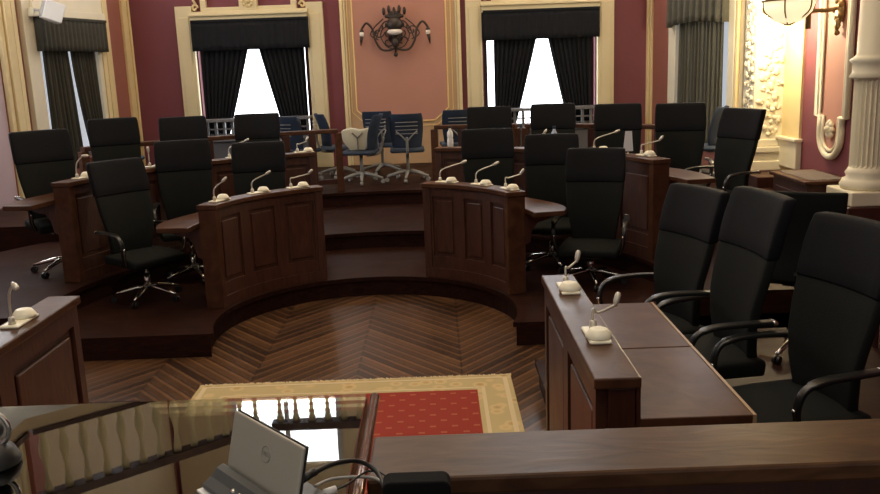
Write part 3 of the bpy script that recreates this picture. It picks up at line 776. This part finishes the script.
RO = 2.68; z = ZO
ring_mic(RO, 161, z, 'microphone at outer end of the rear left desk', reach=.07, lift=.2)
ring_mic(RO, 143, z, 'microphone on the rear left desk, second from its outer end', reach=.0, lift=.15)
ring_mic(RO, 124.5, z, 'microphone on the rear left desk, third from its outer end', reach=.17)
ring_mic(RO, 109, z, 'microphone on the rear left desk, next to the aisle', reach=.10, lift=.12)
ring_mic(RO, 54, z, 'microphone on the rear right desk, near the blue bottle', reach=.12, lift=.14)
ring_mic(RO, 38, z, 'microphone on the rear right desk, between bottle and white card', reach=.2)
ring_mic(RO, 24.5, z, 'microphone on the rear right desk, right of the white card', reach=.16, lift=.13)
mic((-1.87, 3.60, 1.05), (-1.87, 3.85), (-1.80, 3.52, 1.26), 'microphone standing upright on the near left desk')
mic((.59, 3.95, 1.05), (.59, 3.80), (.65, 4.00, 1.16), 'farther microphone on the near right desk')
mic((.59, 3.24, 1.05), (.59, 3.08), (.69, 3.30, 1.14), 'nearer microphone on the near right desk')

for c_ in list(mic0.children): bpy.data.objects.remove(c_)
bpy.data.objects.remove(mic0)
# small things on rear desks
def on_ring(r, ang): a = math.radians(ang); return CX+r*math.cos(a), CY+r*math.sin(a)
x, y = on_ring(2.64, 27.5)
t = thing('name_card', 'upright white card on the rear right desk between two microphones', 'card', (x, y, ZO))
bm = B(); vs = [(-.045, 0, .03), (.045, 0, .03), (.032, 0, .21), (-.026, 0, .21)]
for d in (-.004, .004): bm.faces.new([bm.verts.new((a, d, c_)) for a, b_, c_ in vs])
bmesh.ops.bridge_loops(bm, edges=bm.edges[:]); obj('card', bm, PAPER, t)
bm = B(); lathe(bm, [(.03, 0), (.03, .008), (.006, .012), (.006, .04)], 12); obj('stand', bm, CHROME, t)
def bottle(loc, label, m, cap):
    t = thing('bottle', label, 'bottle', loc)
    bm = B(); lathe(bm, [(.028, 0), (.032, .01), (.032, .08), (.028, .10), (.032, .12), (.030, .155), (.014, .185), (.013, .20)], 16); obj('body', bm, m, t, smooth=True)
    bm = B(); lathe(bm, [(.016, .20), (.016, .225)], 14); obj('cap', bm, cap, t)
x, y = on_ring(2.65, 48); bottle((x, y, ZO), 'pale blue bottle on the rear right desk behind the black chairs', BOTT, BLUE)
x, y = on_ring(2.83, 77.5+0); x, y = on_ring(2.64, 73.5); bottle((x, y, ZO), 'small white bottle with dark cap at aisle end of rear right desk', WHITEP, RUBB)

# ------------------------------------------------------------------ black executive chairs (front = +x)
def make_chair():
    t = thing('office_chair', 'x', 'chair')
    # seat cushion
    bm = B(); g = []
    nx, ny = 8, 8
    def sz(u, v): return .455+.012*math.cos(u*PI/2)*math.cos(v*PI/2)-.02*max(0, u-.6)**1*2
    top = [[bm.verts.new((.0+.25*(u/4-1), .26*(v/4-1)*(1-.05*abs(u/4-1)), sz(u/4-1, v/4-1))) for v in range(ny+1)] for u in range(nx+1)]
    bot = [[bm.verts.new((.0+.24*(u/4-1), .25*(v/4-1), .375)) for v in range(ny+1)] for u in range(nx+1)]
    for u in range(nx):
        for v in range(ny):
            bm.faces.new([top[u][v], top[u+1][v], top[u+1][v+1], top[u][v+1]]); bm.faces.new([bot[u][v+1], bot[u+1][v+1], bot[u+1][v], bot[u][v]])
    for u in range(nx):
        bm.faces.new([bot[u][0], bot[u+1][0], top[u+1][0], top[u][0]]); bm.faces.new([bot[u+1][ny], bot[u][ny], top[u][ny], top[u+1][ny]])
    for v in range(ny):
        bm.faces.new([bot[0][v+1], bot[0][v], top[0][v], top[0][v+1]]); bm.faces.new([bot[nx][v], bot[nx][v+1], top[nx][v+1], top[nx][v]])
    obj('seat', bm, FAB, t, smooth=True, bevel=.02)
    def back(name, rows, m, th):
        # rows: (x, z, halfwidth)
        bm = B(); F = []; K = []; ny = 8
        for x, z, w in rows:
            F.append([bm.verts.new((x+.035*(abs(v/4-1))**2, w*(v/4-1), z)) for v in range(ny+1)])
            K.append([bm.verts.new((x-th+.035*(abs(v/4-1))**2, w*(v/4-1), z)) for v in range(ny+1)])
        n = len(rows)
        for i in range(n-1):
            for v in range(ny):
                bm.faces.new([F[i][v], F[i][v+1], F[i+1][v+1], F[i+1][v]]); bm.faces.new([K[i][v+1], K[i][v], K[i+1][v], K[i+1][v+1]])
            bm.faces.new([K[i][0], F[i][0], F[i+1][0], K[i+1][0]]); bm.faces.new([F[i][ny], K[i][ny], K[i+1][ny], F[i+1][ny]])
        for v in range(ny):
            bm.faces.new([F[0][v+1], F[0][v], K[0][v], K[0][v+1]]); bm.faces.new([F[-1][v], F[-1][v+1], K[-1][v+1], K[-1][v]])
        return obj(name, bm, m, t, smooth=True, bevel=.014)
    back('backrest', [(-.215, .40, .18), (-.20, .50, .195), (-.19, .60, .21), (-.20, .72, .232), (-.225, .84, .248), (-.255, .965, .254)], FAB, .055)
    back('headrest', [(-.246, .955, .257), (-.262, 1.03, .261), (-.282, 1.11, .261), (-.312, 1.20, .258), (-.328, 1.245, .250)], FABH, .07)
    for s in (-1, 1):
        bm = B()
        p = smoothpath([(-.245, s*.275, .66), (-.10, s*.295, .668), (.06, s*.30, .665), (.145, s*.30, .635), (.175, s*.295, .56), (.155, s*.285, .47), (.12, s*.25, .385)], 6)
        # flat band cross-section
        rings = []
        for i, q in enumerate(p):
            a = p[max(i-1, 0)]; b = p[min(i+1, len(p)-1)]; tt = (b-a).normalized(); nn = Vector((0, 1, 0)).cross(tt).normalized()
            wq = .026 if i < 16 else .018
            rings.append([bm.verts.new(q+Vector((0, 1, 0))*dy*wq+nn*dz*.011) for dy, dz in ((-1, -1), (1, -1), (1, 1), (-1, 1))])
        for i in range(len(rings)-1):
            for k in range(4): bm.faces.new([rings[i][k], rings[i][(k+1) % 4], rings[i+1][(k+1) % 4], rings[i+1][k]])
        bm.faces.new(rings[0][::-1]); bm.faces.new(rings[-1])
        arm = obj('armrest', bm, ARM, t, smooth=True, bevel=.006)
        bm = B(); tube(bm, [(-.25, s*.255, .66), (-.25, s*.30, .66)], .015, 10); obj('chrome_cap', bm, CHROME, arm, smooth=True)
        bm = B(); tube(bm, smoothpath([(.185, s*.29, .56), (.165, s*.285, .47), (.125, s*.25, .385)], 4), .009, 8)
        obj('chrome_tube', bm, CHROME, arm, smooth=True)
    bm = B(); box(bm, -.10, .10, -.10, .10, .335, .374); tube(bm, [(-.05, 0, .35), (-.22, 0, .36), (-.275, 0, .46)], .022, 8); obj('tilt_mechanism', bm, PLASTIC, t)
    bm = B(); tube(bm, [(0, 0, .09), (0, 0, .24)], .028, 12); tube(bm, [(0, 0, .24), (0, 0, .36)], .016, 12); obj('gas_column', bm, CHROME, t, smooth=True)
    for k in range(5):
        a = 2*PI*k/5+.3; c_, s_ = math.cos(a), math.sin(a)
        bm = B(); tube(bm, [(.01*c_, .01*s_, .115), (.10*c_, .10*s_, .112), (.22*c_, .22*s_, .085), (.295*c_, .295*s_, .068)], [.026, .021, .016, .012], 8)
        obj('leg', bm, CHROME, t, smooth=True)
        bm = B()
        for o_ in (-.014, .014):
            px, py = .29*c_-s_*o_, .29*s_+c_*o_
            tube(bm, [(px+s_*.008, py-c_*.008, .027), (px-s_*.008, py+c_*.008, .027)], .027, 12)
        obj('caster', bm, PLASTIC, t)
    return t
chair0 = make_chair(); ch_used = [False]
NOM = 1.25
GB, GF, GN = 'black chairs of the rear row', 'black chairs of the front row', 'black chairs at the near right desk'
def chair(bx_, by_, bz, face, tier_z, label, group):
    """bx,by,bz: middle of the headrest's top edge; face in degrees"""
    f = math.radians(face); lx, ly = bx_+.33*math.cos(f), by_+.33*math.sin(f)
    lift = bz-tier_z-NOM
    if not ch_used[0]:
        ch_used[0] = True; chair.q = []
    return dup(chair0, (lx, ly, tier_z), f, label, group, lift)
def facec(x, y, off=0): return math.degrees(math.atan2(CY-.4-y, CX-x))+off
CH = [
 (-3.66, 8.0, 1.64, -50, T2, 'black high-backed chair at far left, behind the end of rear left desk', GB),
 (-3.49, 9.4, 1.66, -66, T2, 'black high-backed chair in rear row below the salmon left pilaster', GB),
 (-2.85, 9.8, 1.63, -74, T2, 'black high-backed chair in rear row, third from the left', GB),
 (-2.07, 10.1, 1.62, -86, T2, 'black high-backed chair in rear row in front of the left far window', GB),
 (.63, 10.15, 1.60, -92, T2, 'black high-backed chair in rear row, first right of the aisle', GB),
 (1.37, 10.1, 1.61, -97, T2, 'black high-backed chair in rear row in front of the right far window', GB),
 (2.03, 9.65, 1.605, -100, T2, 'black high-backed chair in rear row behind the blue bottle', GB),
 (2.60, 9.2, 1.61, -104, T2, 'black high-backed chair in rear row under the far right corner window', GB),
 (3.00, 8.4, 1.58, -155, T2, 'black high-backed chair in rear row turned left, beside the carved pilaster', GB),
 (-2.81, 7.5, 1.39, -40, T1, 'black chair on chrome star base at outer end of front left desk', GF),
 (-2.44, 8.3, 1.48, -74, T1, 'black chair in the middle of the front left row', GF),
 (-1.75, 8.5, 1.42, -86, T1, 'black chair in the front left row next to the aisle', GF),
 (.51, 8.6, 1.46, -92, T1, 'black chair in the front right row next to the aisle', GF),
 (1.11, 8.3, 1.41, -98, T1, 'black chair in the middle of the front right row', GF),
 (1.41, 7.6, 1.33, -108, T1, 'black chair at outer end of front right row with pale-edged armrest', GF),
 (1.56, 5.08, 1.33, 199, T1, 'black chair at near right, farthest of three, beyond the desk end', GN),
 (1.62, 4.22, 1.425, 188, T1, 'black chair at near right, middle of three, at the farther flap', GN),
 (1.82, 3.65, 1.38, 195, T1, 'black chair at near right, largest and nearest, cut by picture edge', GN),
]
for c_ in CH: chair(*c_)
# low-backed chair turned away, between the near chairs and the column
lowc = dup(chair0, (2.30, 5.32, T1), math.radians(62), 'black chair facing the right wall, only back top and chrome-edged arm showing', 'black chairs near the right wall', .13)
for c_ in list(lowc.children):
    if c_.name.startswith('headrest'): bpy.data.objects.remove(c_)
for c_ in list(chair0.children):
    for g in list(c_.children): bpy.data.objects.remove(g)
    bpy.data.objects.remove(c_)
bpy.data.objects.remove(chair0)

# ------------------------------------------------------------------ blue swivel chairs (front = +x)
def make_blue():
    t = thing('swivel_chair', 'x', 'chair')
    bm = B(); box(bm, -.22, .24, -.235, .235, .40, .46); obj('seat', bm, BLUES, t, bevel=.03)
    def bk(w, x0, th, z0, z1, m, name, inset=0):
        bm = B(); n = 8; F = []; K = []
        for i in range(7):
            z = z0+(z1-z0)*i/6; x = x0-.10*(i/6)+.03*math.sin(i/6*PI)
            ww = w*(.86+.14*math.sin(min(1, i/4)*PI/2))
            if i == 6: ww *= .93
            F.append([bm.verts.new((x+.07*(v/4-1)**2, ww*(v/4-1), z)) for v in range(n+1)]); K.append([bm.verts.new((x-th+.07*(v/4-1)**2, ww*(v/4-1), z)) for v in range(n+1)])
        for i in range(6):
            for v in range(n):
                bm.faces.new([F[i][v], F[i][v+1], F[i+1][v+1], F[i+1][v]]); bm.faces.new([K[i][v+1], K[i][v], K[i+1][v], K[i+1][v+1]])
            bm.faces.new([K[i][0], F[i][0], F[i+1][0], K[i+1][0]]); bm.faces.new([F[i][n], K[i][n], K[i+1][n], F[i+1][n]])
        for v in range(n):
            bm.faces.new([F[0][v+1], F[0][v], K[0][v], K[0][v+1]]); bm.faces.new([F[-1][v], F[-1][v+1], K[-1][v+1], K[-1][v]])
        return obj(name, bm, m, t, smooth=True, bevel=.008)
    bk(.225, -.20, .03, .47, .93, BLUE, 'backrest')
    bm = B()
    for k in range(4): tube(bm, [(-.345+.02, -.15, .80-.05*k+.02), (-.36+.02, 0, .80-.05*k+.02), (-.345+.02, .15, .80-.05*k+.02)], .005, 5)
    tube(bm, smoothpath([(-.08, 0, .38), (-.24, 0, .40), (-.29, 0, .50), (-.32, 0, .62)], 4), .018, 8)
    for s in (-1, 1): tube(bm, smoothpath([(-.30, 0, .56), (-.315, s*.07, .64), (-.33, s*.14, .70)], 4), .011, 6)
    obj('back_support', bm, GREYP, t, smooth=True)
    bm = B(); tube(bm, [(0, 0, .09), (0, 0, .40)], .024, 10); obj('gas_column', bm, GREYP, t, smooth=True)
    for k in range(5):
        a = 2*PI*k/5+.5; c_, s_ = math.cos(a), math.sin(a)
        bm = B(); tube(bm, [(0, 0, .135), (.12*c_, .12*s_, .12), (.30*c_, .30*s_, .07)], [.030, .026, .018], 8); obj('leg', bm, GREYP, t, smooth=True)
        bm = B(); tube(bm, [(.30*c_-s_*.02, .30*s_+c_*.02, .028), (.30*c_+s_*.02, .30*s_-c_*.02, .028)], .028, 12); obj('caster', bm, GREYP, t)
    return t
b0 = make_blue(); GS = 'blue swivel chairs behind the railing'
BL = [(-1.03, 11.75, 172, 'blue swivel chair on grey star base seen side-on in the opening, cloth on its seat'),
      (-.40, 11.85, 92, 'blue mesh swivel chair seen from behind, right side of the opening'),
      (-.80, 12.75, 80, 'blue swivel chair half hidden behind the two chairs in the opening'),
      (-1.42, 12.5, 20, 'blue swivel chair at the left side of the opening behind the cloth'),
      (.30, 12.4, 95, 'blue swivel chair behind the railing right of the opening'),
      (-1.95, 12.2, 60, 'blue swivel chair behind the railing left of the opening'),
      (-4.35, 11.9, 80, 'blue swivel chair behind the railing below the charcoal corner curtains'),
      (3.30, 10.75, 150, 'blue swivel chair behind the railing near the far right corner window'),
      (-3.50, 12.0, 100, 'blue swivel chair behind the railing in front of the burgundy wall at left')]
for i, (x, y, f, lab) in enumerate(BL): dup(b0, (x, y, T3), math.radians(f), lab, GS)
for c_ in list(b0.children): bpy.data.objects.remove(c_)
bpy.data.objects.remove(b0)
# cream cloth bag on the seat of the side-on chair
t = thing('cloth_bag', 'cream cloth bag with dark Y-shaped strap on the blue chair seat', 'bag', (-1.05, 11.68, T3+.462))
bm = B(); prof = [(-.22, .27), (-.20, .12), (-.10, .0), (.10, .0), (.15, .08), (.17, .30), (.03, .27), (-.10, .30)]
f0 = [bm.verts.new((x, -.10, z)) for x, z in prof]; f1 = [bm.verts.new((x, .10, z)) for x, z in prof]; bm.faces.new(f0); bm.faces.new(f1[::-1])
for i in range(8): bm.faces.new([f0[i], f0[(i+1) % 8], f1[(i+1) % 8], f1[i]])
obj('body', bm, CLOTH, t, smooth=True, bevel=.02)
bm = B(); tube(bm, [(-.07, -.112, .24), (0, -.112, .17), (0, -.112, .02)], .009, 6); tube(bm, [(.07, -.112, .24), (0, -.112, .17)], .007, 6); obj('strap', bm, RADI, t)

# ------------------------------------------------------------------ rug
t = thing('rug', 'red rug with beige patterned border and fringe on the parquet', 'rug', (-.61, 3.9, 0))
bm = B(); box(bm, -1.06, 1.06, -1.65, 1.66, .001, .012); obj('border', bm, RUGB, t, bevel=.004)
bm = B(); box(bm, -.82, .82, -1.40, 1.40, .0121, .0145); obj('red_field', bm, RUGF, t)
bm = B()
for (xx, yy, w, l) in ((-.86, 0, .012, 1.44), (.86, 0, .012, 1.44)): box(bm, xx-w, xx+w, yy-l, yy+l, .0121, .0135)
box(bm, -.87, .87, 1.43, 1.45, .0121, .0135); box(bm, -1.03, -1.0, -1.6, 1.62, .0121, .0135); box(bm, 1.0, 1.03, -1.6, 1.62, .0121, .0135); box(bm, -1.0, 1.0, 1.60, 1.625, .0121, .0135)
obj('guard_stripes', bm, FRINGE, t)
bm = B()
for k in range(230):
    x = -1.06+2.12*k/229; j = random.uniform(-.01, .01); box(bm, x-.0035+j*.2, x+.0035+j*.2, 1.66, 1.69+j, .002, .007)
obj('fringe', bm, FRINGE, t)

# ------------------------------------------------------------------ parapet, president's table
t = thing('wooden_parapet', 'wide dark wooden parapet top running along the bottom right of the picture', 'parapet', (0, 0, .45))
bm = B(); box(bm, -.183, 3.0, 1.765, 2.0, .705, .75); obj('top_rail', bm, W_RAIL, t, bevel=.008)
bm = B(); box(bm, -.17, 3.0, 1.84, 1.94, 0, .705); obj('panel', bm, W_DARK, t)
t = thing('presidency_table', 'glass-topped dark wooden table at the bottom left of the picture', 'table', (-1.4, 1.75, .45))
bm = B(); box(bm, -1.0, 1.178, -.55, .555, .69, .735); obj('tabletop', bm, W_TOP, t, bevel=.006)
bm = B(); tube(bm, [(1.20, -.55, .735), (1.20, .545, .735)], .014, 14); obj('rounded_edge', bm, EDGE, t, smooth=True)
bm = B(); box(bm, -.99, 1.176, -.54, .55, .7351, .745); obj('glass_sheet', bm, GLASS, t)
for x0 in (-.95, 1.0):
    bm = B(); box(bm, x0, x0+.08, -.5, .45, 0, .69); obj('side_panel', bm, W_DARK, t)

# tablet on its dock
ZT = 1.195
def frame(o, u, up):
    u = Vector(u).normalized(); n = u.cross(Vector(up)).normalized(); w = n.cross(u).normalized()
    return Matrix(((u.x, n.x, w.x, o[0]), (u.y, n.y, w.y, o[1]), (u.z, n.z, w.z, o[2]), (0, 0, 0, 1)))
tb = thing('tablet_computer', 'silver tablet with round logo standing tilted in a dark dock on the glass table', 'tablet', (0, 0, 0))
Mt = frame((-.490, 1.790, ZT+.033), (.66, -.75, 0), (.60, -.30, 1))
def mobj(name, boxes, M_, m, parent, bevel=.004, label=None):
    bm = B()
    for b in boxes: mbox(bm, M_, *b)
    return obj(name, bm, m, parent, bevel=bevel, label=label)
mobj('back_shell', [(0, .28, .0, .009, 0, .135)], Mt, SILV, tb)
mobj('bezel', [(-.002, .282, -.003, -.0001, -.002, .137)], Mt, RUBB, tb, .001)
# emblem: ring and letters
FRS = 1
M2 = Mt @ Matrix.Translation((.150, .0092, .082))
bm = B(); tube(bm, [M2 @ Vector((.017*math.cos(a), 0, .017*math.sin(a))) for a in [2*PI*k/28 for k in range(28)]], .0011, 5, True)
lg = obj('emblem_ring', bm, SILVL, tb, smooth=True)
cu = bpy.data.curves.new('emblem_letters', 'FONT'); cu.body = 'DELL'; cu.size = .0125; cu.align_x = 'CENTER'; cu.align_y = 'CENTER'; cu.extrude = .0003
cu.materials.append(SILVL)
_t = bpy.data.objects.new('tmp_text', cu); COL.objects.link(_t)
_me = bpy.data.meshes.new_from_object(_t.evaluated_get(bpy.context.evaluated_depsgraph_get())); bpy.data.objects.remove(_t)
fo = bpy.data.objects.new('emblem_letters', _me); COL.objects.link(fo); fo.parent = lg
if not _me.materials: _me.materials.append(SILVL)
# orient letters on the visible face (set after the camera side is known)
CAM = Vector((0, 0, 2.1))
nrm = (Mt.to_3x3() @ Vector((0, 1, 0))).normalized()
side = 1 if nrm.dot(CAM-Vector((Mt[0][3], Mt[1][3], Mt[2][3]))) > 0 else -1
uu = (Mt.to_3x3() @ Vector((1, 0, 0))).normalized(); ww = (Mt.to_3x3() @ Vector((0, 0, 1))).normalized()
fn = uu.cross(ww).normalized()
pos = M2 @ Vector((0, .0005, 0))
fo.matrix_world = Matrix(((uu.x, ww.x, fn.x, pos.x), (uu.y, ww.y, fn.y, pos.y), (uu.z, ww.z, fn.z, pos.z), (0, 0, 0, 1)))
fo.matrix_world = Matrix.Translation(-fn*0) @ fo.matrix_world

dk = thing('tablet_dock', 'dark grey wedge dock with pale underside holding the silver tablet', 'dock', (0, 0, 0))
Md = frame((-.490, 1.790, ZT+.0012), (.66, -.75, 0), (0, 0, 1))
sgn = 1 if (Md.to_3x3() @ Vector((0, 1, 0))).dot(CAM-Vector((-.505, 1.845, ZT))) > 0 else -1
def pris(M_, prof, x0, x1):
    bm = B(); a = [bm.verts.new(M_ @ Vector((x0, y*sgn, z))) for y, z in prof]; b = [bm.verts.new(M_ @ Vector((x1, y*sgn, z))) for y, z in prof]
    bm.faces.new(a); bm.faces.new(b[::-1]); n = len(prof)
    for i in range(n): j = (i+1) % n; bm.faces.new([a[i], a[j], b[j], b[i]])
    return bm
obj('dock_body', pris(Md, [(-.105, .007), (.066, .007), (.068, .018), (.045, .030), (.030, .045), (.012, .050), (.010, .029), (-.012, .029), (-.014, .030), (-.10, .022)], -.005, .29), DGREY, dk, bevel=.003)
obj('base_plate', pris(Md, [(-.11, .0), (.078, .0), (.078, .0065), (-.11, .0065)], -.012, .295), WHITEP, dk, bevel=.002)
bm = B(); ball(bm, Md @ Vector((.10, sgn*.046, .030)), .007); ball(bm, Md @ Vector((.125, sgn*.045, .031)), .005); obj('dock_buttons', bm, CHROME, dk, smooth=True)
# cables
def cable(pts, r, m, label, plug=None):
    t = thing('cable', label, 'cable', (0, 0, 0), 0, 'cables running from the tablet')
    bm = B(); tube(bm, smoothpath(pts, 8), r, 8); obj('cord', bm, m, t, smooth=True)
    if plug:
        bm = B(); tube(bm, [Vector(plug[0]), Vector(plug[1])], plug[2], 10); obj('plug', bm, plug[3], t, smooth=True)
cable([(-.288, 1.665, ZT+.075), (-.245, 1.71, ZT+.075), (-.20, 1.76, ZT+.055), (-.16, 1.76, ZT+.03), (-.135, 1.69, ZT+.02), (-.11, 1.64, ZT-.0)], .0055, RUBB, 'thick black cable plugged into the side of the tablet', ((-.306, 1.65, ZT+.070), (-.280, 1.675, ZT+.076), .009, RUBB))
cable([(-.285, 1.69, ZT+.035), (-.26, 1.76, ZT+.014), (-.21, 1.77, ZT+.012), (-.155, 1.73, ZT+.025), (-.12, 1.68, ZT+.012), (-.10, 1.63, ZT-.01)], .0035, GREYP, 'thin pale grey cable curving from the dock over the table edge')
cable([(-.245, 1.715, ZT+.012), (-.22, 1.735, ZT+.014), (-.18, 1.775, ZT+.022), (-.14, 1.74, ZT+.03), (-.11, 1.69, ZT+.01), (-.09, 1.65, ZT-.01)], .0025, RUBB, 'thin black cable with a white plug at the dock corner', ((-.268, 1.70, ZT+.013), (-.245, 1.715, ZT+.013), .0085, WHITEP))
# rounded black device at the bottom edge, on the parapet's inner shelf
bm = B(); box(bm, -.14, 3.0, 1.45, 1.77, 1.00, 1.03); tag(obj('inner_shelf', bm, W_DARK), 'dark shelf on the inner side of the wooden parapet, bottom edge', 'shelf')
t = thing('conference_unit', 'black rounded plastic unit in front of the wooden parapet at the bottom edge', 'device', (-.066, 1.63, 1.03))
bm = B(); pts = [(-.070, 0), (.070, 0), (.070, .228)]+[(.070-.018*(1-math.cos(a)), .228+.018*math.sin(a)) for a in [PI/2*k/5 for k in range(1, 6)]]+[(-.070+.018*(1-math.cos(a)), .228+.018*math.sin(a)) for a in [PI/2*k/5 for k in range(5, -1, -1)]]
a = [bm.verts.new((x, -.03, z)) for x, z in pts]; b = [bm.verts.new((x, .02, z)) for x, z in pts]; bm.faces.new(a); bm.faces.new(b[::-1])
for i in range(len(pts)): j = (i+1) % len(pts); bm.faces.new([a[i], a[j], b[j], b[i]])
obj('case', bm, MATB, t, bevel=.004)
bm = B(); box(bm, -.05, .05, -.034, -.0301, .04, .12); obj('front_panel', bm, PLASTIC, t)
# chrome-ringed microphone at the left edge
t = thing('table_microphone', 'black table microphone with chrome ring at the bottom left corner', 'microphone', (-1.09, 1.93, ZT))
bm = B(); lathe(bm, [(.055, 0), (.058, .01), (.045, .04), (.02, .05)], 20); obj('base', bm, RUBB, t, smooth=True)
bm = B(); tube(bm, [(.0+.038*math.cos(a), .01, .085+.042*math.sin(a)) for a in [2*PI*k/24 for k in range(24)]], .006, 8, True); obj('chrome_ring', bm, CHROME, t, smooth=True)
bm = B(); tube(bm, [(0, .01, .045), (0, .01, .05)], .012, 8); ball(bm, (0, .01, .083), .024); obj('microphone_head', bm, RUBB, t, smooth=True)

# cream paper lying behind the middle near chair
bm = B(); box(bm, -.16, .16, -.10, .10, 0, .006); o = obj('paper_sheet', bm, PAPERC, loc=(3.05, 5.2, .93)); tag(o, 'cream sheet of paper glimpsed between the two nearest black chairs', 'paper')
t = thing('side_table', 'small dark wooden table carrying the cream paper behind the near chairs', 'table', (3.05, 5.2, T1))
bm = B(); box(bm, -.25, .25, -.2, .2, .72, .75); obj('tabletop', bm, W_DARK, t, bevel=.005)
for sx in (-.22, .22):
    for sy in (-.17, .17):
        bm = B(); tube(bm, [(sx, sy, 0), (sx, sy, .72)], .02); obj('leg', bm, W_DARK, t)

# ------------------------------------------------------------------ lights
def area(loc, rot, size, power, col=(1, 1, 1), sy=None):
    l = bpy.data.lights.new('light_data', 'AREA'); l.energy = power; l.color = col; l.size = size
    if sy: l.shape = 'RECTANGLE'; l.size_y = sy
    o = bpy.data.objects.new('fill_area_light', l); COL.objects.link(o); o.location = loc; o.rotation_euler = rot  # unseen area lights without fixtures, added to fill the room
def point(loc, power, col, r=.08):
    l = bpy.data.lights.new('light_data', 'POINT'); l.energy = power; l.color = col; l.shadow_soft_size = r
    o = bpy.data.objects.new('bulb_light', l); COL.objects.link(o); o.location = loc
area((-.6, 7.0, 7.6), (0, 0, 0), 3.0, 100, (1, .90, .76))
area((-.6, 1.0, 6.5), (math.radians(25), 0, 0), 3.0, 110, (1, .92, .80))
area((-.6, 11.2, 7.4), (0, 0, 0), 2.0, 60, (1, .90, .78))
area((-.6, 8.0, 5.6), (PI, 0, 0), 3.5, 400, (1, .90, .74))  # aims up, added to brighten the ceiling and gallery mirrored in the glass
point((XR-.52, 10.05, 2.45), 105, (1, .80, .48), .10)
point((XR-.55, 9.25, 2.95), 25, (1, .82, .52), .15)
w = bpy.data.worlds.new('world'); sc.world = w; w.use_nodes = True
w.node_tree.nodes['Background'].inputs[0].default_value = (1, .93, .84, 1); w.node_tree.nodes['Background'].inputs[1].default_value = .42

# ------------------------------------------------------------------ camera
P_, R_, FPX = math.radians(12), math.radians(2.1), 860.
Fw = Vector((0, math.cos(P_), -math.sin(P_))); U0 = Vector((0, math.sin(P_), math.cos(P_))); R0 = Vector((1, 0, 0))
rt = R0*math.cos(R_)-U0*math.sin(R_); up = U0*math.cos(R_)+R0*math.sin(R_)
cam = bpy.data.cameras.new('camera'); cam.sensor_width = 36; cam.lens = FPX/880*36; cam.clip_start = .05
co = bpy.data.objects.new('camera', cam); COL.objects.link(co); sc.camera = co
co.matrix_world = Matrix(((rt.x, up.x, -Fw.x, 0), (rt.y, up.y, -Fw.y, 0), (rt.z, up.z, -Fw.z, 2.1), (0, 0, 0, 1)))
